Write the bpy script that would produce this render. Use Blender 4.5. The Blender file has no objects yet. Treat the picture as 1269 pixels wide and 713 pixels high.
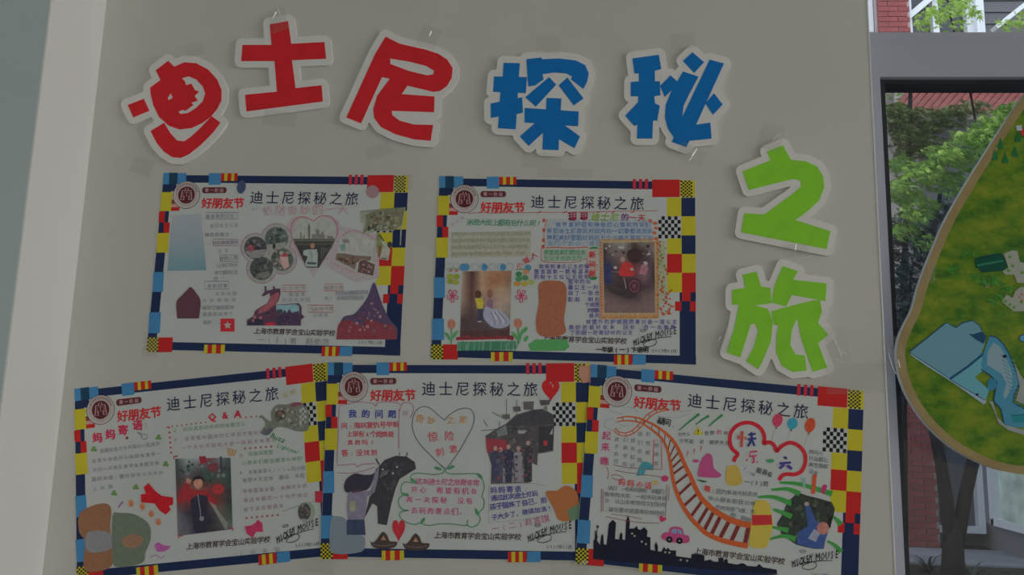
import bpy, bmesh, math, random
import numpy as np
from mathutils import Vector, Matrix
from mathutils.geometry import tessellate_polygon

scene = bpy.context.scene
COL = scene.collection
rnd = random.Random(7)

# ------------------------------------------------------------------ camera
W, H = 1269, 713
F_PX, CAM_D = 947.05748, 1.21907347
RX, RY, RZ = 0.15137991, 0.05772434, 0.02460779
Z0 = 1.5                                             # camera height above the floor
def _rot():
    c, s = math.cos, math.sin
    X = np.array([[1,0,0],[0,c(RX),-s(RX)],[0,s(RX),c(RX)]])
    Y = np.array([[c(RY),0,s(RY)],[0,1,0],[-s(RY),0,c(RY)]])
    Z = np.array([[c(RZ),-s(RZ),0],[s(RZ),c(RZ),0],[0,0,1]])
    return Y @ X @ Z
RC = _rot()
B3 = np.array([[1,0,0],[0,0,-1],[0,1,0]])
cam = bpy.data.cameras.new('camera')
cam.sensor_width = 36.0
cam.lens = F_PX * 36.0 / W
cam.clip_start = 0.02
camo = bpy.data.objects.new('camera', cam)
COL.objects.link(camo)
M = B3 @ RC
camo.matrix_world = Matrix([[*M[0], 0], [*M[1], -CAM_D], [*M[2], Z0], [0,0,0,1]])
scene.camera = camo

def wall_xy(u, v, depth=0.0):
    """photo point -> (x, z) on the vertical plane that stands `depth` behind the poster wall"""
    r = RC @ np.array([(u - W/2)/F_PX, -(v - H/2)/F_PX, -1.0])
    t = (CAM_D + depth) / -r[2]
    return r[0]*t, r[1]*t + Z0

# ------------------------------------------------------------------ world, lights, exposure
world = bpy.data.worlds.new('overcast_sky')
scene.world = world
world.use_nodes = True
bg = world.node_tree.nodes['Background']
bg.inputs['Color'].default_value = (0.86, 0.94, 1.0, 1)
bg.inputs['Strength'].default_value = 1.7

def area(name, loc, rot, sx, sy, power, color):
    l = bpy.data.lights.new(name, 'AREA'); l.shape = 'RECTANGLE'
    l.size = sx; l.size_y = sy; l.energy = power; l.color = color
    o = bpy.data.objects.new(name, l); COL.objects.link(o)
    o.location = loc; o.rotation_euler = rot
    return o
# daylight entering by the side window on the right and a weak fill lamp added behind the camera
area('daylight_side_window', (6.85, -2.2, 1.75), (0, math.radians(90), 0), 1.7, 3.0, 88, (1.0, 0.982, 0.95))
area('rear_fill_light', (-0.2, -4.4, 1.8), (math.radians(90), 0, 0), 0.9, 1.8, 1.5, (1.0, 0.955, 0.90))

vs = scene.view_settings
vs.view_transform = 'Standard'; vs.look = 'None'; vs.exposure = 0.0; vs.gamma = 1.0
vs.use_curve_mapping = False

# ------------------------------------------------------------------ materials
def lin(c):
    c = c/255.0
    return c/12.92 if c <= 0.04045 else ((c+0.055)/1.055)**2.4
K_PAPER = lin(125)/0.78
def A(c):
    """colour as it looks on the dim wall -> pigment reflectance"""
    return tuple(min(0.9, lin(x)/K_PAPER) for x in c)

MATS = {}
def mat(name, color=(0.8,0.8,0.8), rough=0.6, spec=0.3, noise=None, metal=0.0, bump=None):
    if name in MATS: return MATS[name]
    m = bpy.data.materials.new(name); m.use_nodes = True
    nt = m.node_tree; b = nt.nodes['Principled BSDF']
    b.inputs['Base Color'].default_value = (*color, 1)
    b.inputs['Roughness'].default_value = rough
    b.inputs['Specular IOR Level'].default_value = spec
    b.inputs['Metallic'].default_value = metal
    if noise or bump:
        tc = nt.nodes.new('ShaderNodeTexCoord')
    if noise:
        sc, amt, det = noise
        n = nt.nodes.new('ShaderNodeTexNoise'); n.inputs['Scale'].default_value = sc; n.inputs['Detail'].default_value = det
        nt.links.new(tc.outputs['Object'], n.inputs['Vector'])
        r = nt.nodes.new('ShaderNodeValToRGB')
        r.color_ramp.elements[0].position = 0.3; r.color_ramp.elements[1].position = 0.7
        r.color_ramp.elements[0].color = (*[max(0, x*(1-amt)) for x in color], 1)
        r.color_ramp.elements[1].color = (*[min(1, x*(1+amt)) for x in color], 1)
        nt.links.new(n.outputs['Fac'], r.inputs['Fac'])
        nt.links.new(r.outputs['Color'], b.inputs['Base Color'])
    if bump:
        n2 = nt.nodes.new('ShaderNodeTexNoise'); n2.inputs['Scale'].default_value = bump[0]; n2.inputs['Detail'].default_value = 4
        nt.links.new(tc.outputs['Object'], n2.inputs['Vector'])
        bp = nt.nodes.new('ShaderNodeBump'); bp.inputs['Strength'].default_value = bump[1]; bp.inputs['Distance'].default_value = 0.002
        nt.links.new(n2.outputs['Fac'], bp.inputs['Height']); nt.links.new(bp.outputs['Normal'], b.inputs['Normal'])
    MATS[name] = m
    return m

def print_mat(name, rough=0.55, spec=0.3, grain=None):
    """ink or pencil on paper: the pigment of every mark is stored with the mark"""
    m = bpy.data.materials.new(name); m.use_nodes = True
    nt = m.node_tree; b = nt.nodes['Principled BSDF']
    a = nt.nodes.new('ShaderNodeVertexColor'); a.layer_name = 'pigment'
    b.inputs['Roughness'].default_value = rough; b.inputs['Specular IOR Level'].default_value = spec
    if grain:
        tc = nt.nodes.new('ShaderNodeTexCoord'); n = nt.nodes.new('ShaderNodeTexNoise')
        n.inputs['Scale'].default_value = grain[0]; n.inputs['Detail'].default_value = 5
        nt.links.new(tc.outputs['Object'], n.inputs['Vector'])
        mr = nt.nodes.new('ShaderNodeMapRange'); mr.inputs[1].default_value = 0.3; mr.inputs[2].default_value = 0.7
        mr.inputs[3].default_value = 1-grain[1]; mr.inputs[4].default_value = 1+grain[1]
        nt.links.new(n.outputs['Fac'], mr.inputs[0])
        mx = nt.nodes.new('ShaderNodeMix'); mx.data_type = 'RGBA'; mx.blend_type = 'MULTIPLY'; mx.inputs[0].default_value = 1
        nt.links.new(a.outputs['Color'], mx.inputs[6]); nt.links.new(mr.outputs[0], mx.inputs[7])
        nt.links.new(mx.outputs[2], b.inputs['Base Color'])
    else:
        nt.links.new(a.outputs['Color'], b.inputs['Base Color'])
    return m
INK = print_mat('printed_ink', 0.5, 0.12)
PHOTO = print_mat('photo_print', 0.35, 0.2, (120, 0.13))
CRAYON = print_mat('crayon', 0.8, 0.1, (250, 0.10))

# ------------------------------------------------------------------ mesh helpers
def link(name, me, m, parent=None):
    o = bpy.data.objects.new(name, me); COL.objects.link(o)
    if m: me.materials.append(m)
    if parent: o.parent = parent
    return o
def mesh(name, vs_, fs, m, parent=None, smooth=False):
    me = bpy.data.meshes.new(name); me.from_pydata(vs_, [], fs); me.update()
    if smooth: me.polygons.foreach_set('use_smooth', [True]*len(me.polygons))
    return link(name, me, m, parent)
class MB:
    def __init__(s): s.v = []; s.f = []
    def box(s, x0, x1, y0, y1, z0, z1):
        n = len(s.v)
        s.v += [(x,y,z) for x in (x0,x1) for y in (y0,y1) for z in (z0,z1)]
        s.f += [tuple(n+i for i in q) for q in ((0,1,3,2),(4,6,7,5),(0,4,5,1),(2,3,7,6),(0,2,6,4),(1,5,7,3))]
        return s
    def bar(s, p, q, w, d):
        p = Vector(p); q = Vector(q); a = (q-p).normalized()
        u = a.cross(Vector((0,1,0)));  u = u.normalized() if u.length > 1e-4 else Vector((1,0,0))
        t = a.cross(u).normalized()
        n = len(s.v)
        for e in (p, q):
            for i, j in ((-1,-1),(1,-1),(1,1),(-1,1)): s.v.append(tuple(e + u*(i*w/2) + t*(j*d/2)))
        s.f += [tuple(n+i for i in k) for k in ((0,1,2,3),(7,6,5,4),(0,4,5,1),(1,5,6,2),(2,6,7,3),(3,7,4,0))]
        return s
    def tube(s, pts, rads, seg=8):
        n0 = len(s.v); pts = [Vector(p) for p in pts]
        for i, p in enumerate(pts):
            a = (pts[min(i+1, len(pts)-1)] - pts[max(i-1, 0)]).normalized()
            u = a.cross(Vector((0.3,1,0.1))).normalized(); t = a.cross(u)
            for k in range(seg):
                th = 2*math.pi*k/seg
                s.v.append(tuple(p + (u*math.cos(th)+t*math.sin(th))*rads[i]))
        for i in range(len(pts)-1):
            for k in range(seg):
                k2 = (k+1) % seg
                s.f.append((n0+i*seg+k, n0+i*seg+k2, n0+(i+1)*seg+k2, n0+(i+1)*seg+k))
        s.f.append(tuple(n0+k for k in range(seg))[::-1]); s.f.append(tuple(n0+(len(pts)-1)*seg+k for k in range(seg)))
        return s
    def build(s, name, m, parent=None, smooth=False): return mesh(name, s.v, s.f, m, parent, smooth)
def empty(name, loc, roty=0.0):
    o = bpy.data.objects.new(name, None); COL.objects.link(o)
    o.empty_display_size = 0.05; o.location = loc; o.rotation_euler = (0, roty, 0)
    return o
def tag(o, label, cat, group=None):
    o['label'] = label; o['category'] = cat
    if group: o['group'] = group
    return o
def struct(o, label=None):
    o['kind'] = 'structure'
    if label: o['label'] = label
    return o

# ------------------------------------------------------------------ the room
M_WALL = mat('white_wall_paint', A((119,117,112)), 0.55, 0.15, noise=(3.0, 0.03, 3), bump=(60, 0.08))
M_TRIM = mat('white_trim_paint', A((137,133,132)), 0.5, 0.2, bump=(40, 0.06))
M_BLUE = mat('blue_grey_wall_paint', A((112,119,118)), 0.6, 0.2, noise=(4, 0.04, 3), bump=(60, 0.1))
M_CEIL = mat('ceiling_paint', (0.75,0.75,0.73), 0.8, 0.1)
M_FLOOR = mat('floor_vinyl', (0.35,0.33,0.30), 0.4, 0.3, noise=(2, 0.1, 4))
WX0, WX1 = -0.8014, 0.5123
RET = 0.136
def sbox(name, m, *b): return struct(MB().box(*b).build(name, m))
sbox('wall_front', M_WALL, WX0-0.02, WX1, 0.0, 0.28, 0.0, 3.0)
sbox('wall_left', M_BLUE, -2.6, WX0-0.003, -RET, 0.28, 0.0, 3.0)
sbox('trim_1', M_TRIM, WX0-0.003, WX0, -RET, 0.0, 0.0, 3.0)
sbox('wall_side_left', M_BLUE, -2.7, -2.6, -4.5, 0.28, 0.0, 3.0)
sbox('floor', M_FLOOR, -2.7, 7.1, -4.5, 0.28, -0.1, 0.0)
sbox('ceiling', M_CEIL, -2.7, 7.1, -4.5, 0.28, 3.0, 3.1)
w = MB(); w.box(6.95, 7.1, -4.5, 0.28, 0, 0.85); w.box(6.95, 7.1, -4.5, 0.28, 2.6, 3.0)
w.box(6.95, 7.1, -0.6, 0.28, 0.85, 2.6); w.box(6.95, 7.1, -4.5, -3.8, 0.85, 2.6)
struct(w.build('wall_right', M_WALL))
w = MB(); w.box(-2.7, 7.1, -4.65, -4.5, 0, 0.8); w.box(-2.7, 7.1, -4.65, -4.5, 2.75, 3.0)
w.box(-2.7, -0.75, -4.65, -4.5, 0.8, 2.75); w.box(0.25, 7.1, -4.65, -4.5, 0.8, 2.75)
struct(w.build('wall_back', M_WALL))
w = MB(); w.box(WX1, 7.1, 0.03, 0.28, 0, 0.75); w.box(WX1, 7.1, 0.0, 0.28, 2.75, 3.0)
struct(w.build('wall_window', M_WALL))

# ------------------------------------------------------------------ the window beside the posters
M_ALU = mat('white_aluminium', (0.46,0.48,0.56), 0.38, 0.5)  # faint blue in the base colour stands for reflected sky
M_DARK = mat('dark_gasket', (0.026,0.029,0.038), 0.45, 0.4)
def glass(name, tint=(1,1,1), refl=0.06):
    m = bpy.data.materials.new(name); m.use_nodes = True; nt = m.node_tree; nt.nodes.clear()
    o = nt.nodes.new('ShaderNodeOutputMaterial'); t = nt.nodes.new('ShaderNodeBsdfTransparent')
    g = nt.nodes.new('ShaderNodeBsdfGlossy'); x = nt.nodes.new('ShaderNodeMixShader')
    t.inputs['Color'].default_value = (*tint, 1); g.inputs['Roughness'].default_value = 0.03
    x.inputs['Fac'].default_value = refl
    nt.links.new(t.outputs[0], x.inputs[1]); nt.links.new(g.outputs[0], x.inputs[2]); nt.links.new(x.outputs[0], o.inputs[0])
    return m
M_GLASS = glass('window_glass', (0.86,0.90,0.93), 0.05)
M_GLASS_UP = glass('transom_glass', (0.97,0.99,1.0), 0.03)
FY = 0.03
gx = wall_xy(1106, 400, FY)[0]                      # left edge of the dark gasket
z_gask = wall_xy(1180, 95.3, FY)[1]
z_railtop = wall_xy(1180, 38, FY)[1]
z_seam = wall_xy(1180, 54.5, FY)[1]
XR = 7.0
sbox('edge_highlight_strip', mat('edge_highlight_white', (0.85,0.85,0.84), 0.35, 0.5), WX1-0.0016, WX1+0.0006, -0.0008, 0.02, 0.0, 3.0)  # white strip added as the bright highlight along the wall edge
win = struct(empty('window_1', (gx, FY, 0.75)))
def wpart(name, m, *boxes):
    b = MB()
    for q in boxes: b.box(q[0]-gx, q[1]-gx, q[2]-FY, q[3]-FY, q[4]-0.75, q[5]-0.75)
    return b.build(name, m, win)
XM = 1.62
wpart('stile', M_ALU, (WX1-0.0, gx, FY, FY+0.06, 0.75, z_gask))
wpart('transom_rail', M_ALU, (WX1-0.0, XR, FY, FY+0.06, z_gask, z_seam))
wpart('upper_sash_rail', M_ALU, (WX1-0.0, XR, FY+0.006, FY+0.06, z_seam, z_railtop))
for k in range(5): wpart('mullion', M_ALU, (XM+k*1.12, XM+k*1.12+0.07, FY, FY+0.06, 0.82, z_gask))
wpart('sill_rail', M_ALU, (gx, XR, FY, FY+0.06, 0.75, 0.82))
wpart('head_rail', M_ALU, (WX1-0.0, XR, FY, FY+0.06, 2.66, 2.75))
wpart('upper_stile', M_ALU, (WX1, WX1+0.012, FY+0.004, FY+0.06, z_railtop, 2.66))
g1 = 0.0125
wpart('gasket', M_DARK, (gx, gx+g1, FY+0.012, FY+0.055, 0.82, z_gask), (gx+g1, XM, FY+0.012, FY+0.034, z_gask-0.0068, z_gask),
      (gx+g1, gx+g1+0.004, FY+0.03, FY+0.05, 0.82, z_gask-0.0068), (gx+g1, XM, FY+0.034, FY+0.05, z_gask-0.0072, z_gask),
      (XM-0.012, XM, FY+0.012, FY+0.055, 0.82, z_gask-g1), (gx+g1, XM-0.012, FY+0.012, FY+0.055, 0.82, 0.832))
wpart('seam', M_DARK, (WX1, XR, FY+0.004, FY+0.03, z_seam-0.0008, z_seam+0.0008))
p = wpart('lower_pane', M_GLASS, (gx+g1-0.002, XM, FY+0.042, FY+0.047, 0.82, z_gask-0.005)); p['label'] = 'fixed lower glass pane'
p = wpart('upper_pane', M_GLASS_UP, (WX1+0.01, XR, FY+0.03, FY+0.034, z_railtop-0.003, 2.664)); p['label'] = 'clear transom pane'
wpart('side_pane', M_GLASS, (XM+0.07, XR, FY+0.042, FY+0.047, 0.82, z_gask))

# ------------------------------------------------------------------ flat art: printed and drawn marks
_gl = {}
def glyph(ch, wt=0.0):
    k = (ch, wt)
    if k not in _gl:
        c = bpy.data.curves.new('glyph', 'FONT'); c.body = ch; c.size = 1; c.resolution_u = 1
        o = bpy.data.objects.new('glyph', c); me = bpy.data.meshes.new_from_object(o)
        vv = [(v.co.x, v.co.y) for v in me.vertices]; ff = [tuple(p.vertices) for p in me.polygons]
        xs = [p[0] for p in vv] or [0, .3]
        if wt > 0.003:               # broad nib: the stroke laid down again a little to each side
            n0 = len(vv); base = list(vv); bf = list(ff)
            for q, (ox, oy) in enumerate(((1,0),(-1,0),(0,1),(0,-1))):
                vv += [(x+ox*wt, y+oy*wt) for x, y in base]; ff += [tuple(i+n0*(q+1) for i in f_) for f_ in bf]
        _gl[k] = (vv, ff, min(xs), max(xs), len(base) if wt > 0.003 else len(vv))
        bpy.data.objects.remove(o); bpy.data.curves.remove(c); bpy.data.meshes.remove(me)
    return _gl[k]

def zc(x0, y0, s):
    """reading frame of an enlarged view: its pixels -> photo pixels"""
    return lambda *pts: [(x0 + p[0]/s, y0 + p[1]/s) for p in pts]
def rect(x0, y0, x1, y1): return [(x0,y0),(x1,y0),(x1,y1),(x0,y1)]
def ell(cx, cy, rx, ry, n=20, rot=0):
    return [(cx + rx*math.cos(t)*math.cos(rot) - ry*math.sin(t)*math.sin(rot), cy + rx*math.cos(t)*math.sin(rot) + ry*math.sin(t)*math.cos(rot))
            for t in (2*math.pi*i/n for i in range(n))]
def smooth_line(pts, n=6, closed=False):
    P = [np.array(p, float) for p in pts]; out = []
    N = len(P); rng = range(N if closed else N-1)
    for i in rng:
        a, b, c, d = [(P[j % N] if closed else P[min(max(j, 0), N-1)]) for j in (i-1, i, i+1, i+2)]
        for k in range(n):
            t = k/n
            out.append(tuple(0.5*((2*b) + (-a+c)*t + (2*a-5*b+4*c-d)*t*t + (-a+3*b-3*c+d)*t**3)))
    if not closed: out.append(tuple(P[-1]))
    return out
def heart(cx, cy, w_, h_, n=36, rot=0):
    o = []
    for i in range(n):
        t = 2*math.pi*i/n
        x = 16*math.sin(t)**3/32*w_; y = -(13*math.cos(t)-5*math.cos(2*t)-2*math.cos(3*t)-math.cos(4*t))/29*h_
        o.append((cx + x*math.cos(rot) - y*math.sin(rot), cy + x*math.sin(rot) + y*math.cos(rot)))
    return o

class Art:
    """collects flat marks that lie on one sheet; `to` turns photo points into sheet coordinates"""
    EPS = 0.0000025
    def __init__(s, to, lay): s.to = to; s.lay = lay; s.v = []; s.f = []; s.c = []; s.cuts = []; s.lines = None
    def cut(s, name):
        """the marks that follow are a piece of their own"""
        s.cuts.append((len(s.v), len(s.f), name)); return s
    def _add(s, pts, faces, col, per=0):
        n = len(s.v); y = -s.lay
        s.v += [(u, y - (i//per*0.000002 if per else 0), v) for i, (u, v) in enumerate(pts)]
        s.f += [tuple(n+i for i in f) for f in faces]
        s.c += col if isinstance(col, list) else [A(col)]*len(pts)
        s.lay += s.EPS
    def poly(s, pts, col, *holes):
        loops = [[s.to(*p) for p in l] for l in (pts, *holes)]
        flat = [p for l in loops for p in l]
        tris = tessellate_polygon([[Vector((p[0], p[1], 0)) for p in l] for l in loops])
        s._add(flat, tris, col); return s
    def line(s, pts, wd, col, closed=False, taper=None):
        P = [np.array(p, float) for p in pts]; N = len(P); L = []; R = []
        for i in range(N):
            a = P[(i-1) % N] if (closed or i > 0) else P[i]; b = P[(i+1) % N] if (closed or i < N-1) else P[i]
            d = b - a; d = d/(np.hypot(*d) or 1); nrm = np.array([-d[1], d[0]])
            ww = wd if not taper else wd*(taper[0] + (taper[1]-taper[0])*i/(N-1))
            L.append(tuple(P[i]+nrm*ww/2)); R.append(tuple(P[i]-nrm*ww/2))
        pts2 = [s.to(*p) for p in L+R]
        fs = [(i, (i+1) % N, N+(i+1) % N, N+i) for i in range(N if closed else N-1)]
        s._add(pts2, fs, col); return s
    def photo(s, quad, rows):
        """quad TL TR BR BL in photo points, rows of colours"""
        q = [np.array(p, float) for p in quad]; nr, nc = len(rows), len(rows[0])
        k = 2; R, C = (nr-1)*k+1, (nc-1)*k+1
        pts = []; cols = []
        arr = np.array(rows, float)
        for i in range(R):
            for j in range(C):
                a, b = i/(R-1), j/(C-1)
                pts.append(s.to(*((q[0]*(1-b)+q[1]*b)*(1-a) + (q[3]*(1-b)+q[2]*b)*a)))
                fi, fj = i/k, j/k; i0, j0 = min(int(fi), nr-2), min(int(fj), nc-2); di, dj = fi-i0, fj-j0
                c = (arr[i0,j0]*(1-dj)+arr[i0,j0+1]*dj)*(1-di) + (arr[i0+1,j0]*(1-dj)+arr[i0+1,j0+1]*dj)*di
                cols.append(A(c))
        s._add(pts, [(i*C+j, i*C+j+1, (i+1)*C+j+1, (i+1)*C+j) for i in range(R-1) for j in range(C-1)], cols); return s
    def blots(s, pts, cols, n, r, seed):
        """small uneven patches of a photo print, kept inside the outline pts"""
        g = random.Random(seed); xs = [p[0] for p in pts]; ys = [p[1] for p in pts]; k = 0; tries = 0
        def inside(x, y):
            c = False; j = len(pts)-1
            for i in range(len(pts)):
                (xi, yi), (xj, yj) = pts[i], pts[j]
                if (yi > y) != (yj > y) and x < (xj-xi)*(y-yi)/(yj-yi)+xi: c = not c
                j = i
            return c
        while k < n and tries < n*8:
            tries += 1
            x, y = g.uniform(min(xs), max(xs)), g.uniform(min(ys), max(ys))
            rr = r*g.uniform(0.5, 1.3); m = g.randint(5, 7); a0 = g.random()*6
            q = [(x + rr*g.uniform(.6, 1.2)*math.cos(a0+6.283*i/m), y + rr*g.uniform(.6, 1.2)*math.sin(a0+6.283*i/m)) for i in range(m)]
            if all(inside(*p) for p in q): s.poly(q, g.choice(cols)); k += 1
        return s
    def text(s, txt, x0, y0, x1, y1, size, col, wt=0.0, slant=0.0, jit=0.0, tall=1.0, seed=1, wide=1.0):
        """characters whose middles run from (x0,y0) to (x1,y1) in photo points"""
        if s.lines: s.cut(s.lines)
        g = random.Random(seed*31+len(txt)); n = len(txt)
        dx, dy = x1-x0, y1-y0; L = math.hypot(dx, dy) or 1
        ex, ey = (dx/L, dy/L) if (abs(dx)+abs(dy)) > 0 and abs(dx) >= abs(dy) else (1, 0)
        for i, ch in enumerate(txt):
            if ch == ' ': continue
            t = i/(n-1) if n > 1 else 0
            cx, cy = x0+dx*t, y0+dy*t
            vv, ff, a, b, per = glyph(ch, wt)
            mid = 0.5 if ord(ch) > 0x2e80 else (a+b)/2
            jr = g.uniform(-jit, jit)*0.25; js = 1+g.uniform(-jit, jit)*0.3
            ca, sa = math.cos(jr), math.sin(jr)
            pts = []
            for X, Y in vv:
                X = (X-mid)*size*js*wide + slant*(Y-0.38)*size; Y = -(Y-0.38)*size*js*tall
                X, Y = X*ca-Y*sa, X*sa+Y*ca
                pts.append(s.to(cx + X*ex - Y*ey, cy + X*ey + Y*ex))
            s._add(pts, ff, col, per); s.lay -= s.EPS
        s.lay += 0.000012
        return s
    def build(s, name, m, parent, label=None):
        if not s.v: return None
        cuts = [c for c in s.cuts]
        if not cuts or cuts[0][0] > 0: cuts.insert(0, (0, 0, name))
        cuts.append((len(s.v), len(s.f), None)); o = None
        for (v0, f0, nm), (v1, f1, _) in zip(cuts, cuts[1:]):
            if v1 == v0: continue
            me = bpy.data.meshes.new(nm); me.from_pydata(s.v[v0:v1], [], [tuple(i-v0 for i in f) for f in s.f[f0:f1]]); me.update()
            ca = me.color_attributes.new('pigment', 'FLOAT_COLOR', 'POINT')
            ca.data.foreach_set('color', [x for c in s.c[v0:v1] for x in (*c, 1.0)])
            o = link(nm, me, m, parent)
        if label: o['label'] = label
        return o

# ------------------------------------------------------------------ big cut-out characters
def seg_dist(px, py, loops):
    d = np.full(px.shape, 1e9); ins = np.zeros(px.shape, bool)
    for lp in loops:
        n = len(lp); c = np.zeros(px.shape, bool)
        for i in range(n):
            x0, y0 = lp[i-1]; x1, y1 = lp[i]; dx, dy = x1-x0, y1-y0
            t = np.clip(((px-x0)*dx+(py-y0)*dy)/(dx*dx+dy*dy+1e-9), 0, 1)
            d = np.minimum(d, np.hypot(px-x0-t*dx, py-y0-t*dy))
            if abs(dy) > 1e-9:
                c ^= ((y0 > py) != (y1 > py)) & (px < dx*(py-y0)/dy + x0)
        ins |= c
    return np.where(ins, -d, d)
def contour(loops, off, step=0.8):
    """outline of everything within `off` of the strokes, as closed loops"""
    xs = [p[0] for l in loops for p in l]; ys = [p[1] for l in loops for p in l]
    gx_ = np.arange(min(xs)-off-3, max(xs)+off+3, step); gy_ = np.arange(min(ys)-off-3, max(ys)+off+3, step)
    X, Y = np.meshgrid(gx_, gy_); Fd = seg_dist(X, Y, loops) - off
    nxt = {}
    def pt(i, j, e):
        (i0,j0),(i1,j1) = {0:((i,j),(i,j+1)),1:((i,j+1),(i+1,j+1)),2:((i+1,j),(i+1,j+1)),3:((i,j),(i+1,j))}[e]
        a, b = Fd[i0,j0], Fd[i1,j1]; t = a/(a-b)
        return (gx_[j0]+(gx_[j1]-gx_[j0])*t, gy_[i0]+(gy_[i1]-gy_[i0])*t)
    def key(i, j, e): return {0:('h',i,j),1:('v',i,j+1),2:('h',i+1,j),3:('v',i,j)}[e]
    T = {1:[(3,0)],2:[(0,1)],3:[(3,1)],4:[(1,2)],5:[(3,2),(1,0)],6:[(0,2)],7:[(3,2)],8:[(2,3)],9:[(2,0)],10:[(0,3),(2,1)],11:[(2,1)],12:[(1,3)],13:[(1,0)],14:[(0,3)]}
    S = Fd < 0
    code = S[:-1,:-1]*1 + S[:-1,1:]*2 + S[1:,1:]*4 + S[1:,:-1]*8
    pos = {}
    for i, j in zip(*np.nonzero((code > 0) & (code < 15))):
        for a, b in T[int(code[i,j])]:
            ka, kb = key(i,j,a), key(i,j,b); pos[ka] = pt(i,j,a); pos[kb] = pt(i,j,b); nxt[ka] = kb
    out = []
    while nxt:
        k0, k = next(iter(nxt.items())); del nxt[k0]; lp = [pos[k0]]
        while k != k0 and k in nxt:
            lp.append(pos[k]); k = nxt.pop(k)
        ar = sum(lp[i-1][0]*lp[i][1]-lp[i][0]*lp[i-1][1] for i in range(len(lp)))/2
        if abs(ar) > 6:
            keep = [lp[0]]
            for p_ in lp[1:]:
                if math.hypot(p_[0]-keep[-1][0], p_[1]-keep[-1][1]) > 1.3: keep.append(p_)
            out.append((ar, keep))
    out.sort(key=lambda q: -abs(q[0]))
    return out

def slab(name, loops2d, y_back, y_front, m, parent):
    """loops2d: outer first, then holes, in (x,z) ; a board with real thickness and a soft front edge"""
    v = []; f = []
    flat = [p for l in loops2d for p in l]
    tris = tessellate_polygon([[Vector((p[0], p[1], 0)) for p in l] for l in loops2d])
    n = len(flat)
    v += [(p[0], y_front, p[1]) for p in flat] + [(p[0], y_back, p[1]) for p in flat]
    f += [tuple(t) for t in tris] + [tuple(n+i for i in reversed(t)) for t in tris]
    b = 0
    for l in loops2d:
        k = len(l)
        f += [(b+i, b+(i+1) % k, n+b+(i+1) % k, n+b+i) for i in range(k)]
        b += k
    bm = bmesh.new(); bv = [bm.verts.new(q) for q in v]
    for t in f:
        try: bm.faces.new([bv[i] for i in t])
        except ValueError: pass
    bmesh.ops.recalc_face_normals(bm, faces=bm.faces)
    me = bpy.data.meshes.new(name); bm.to_mesh(me); bm.free()
    return link(name, me, m, parent)

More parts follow.
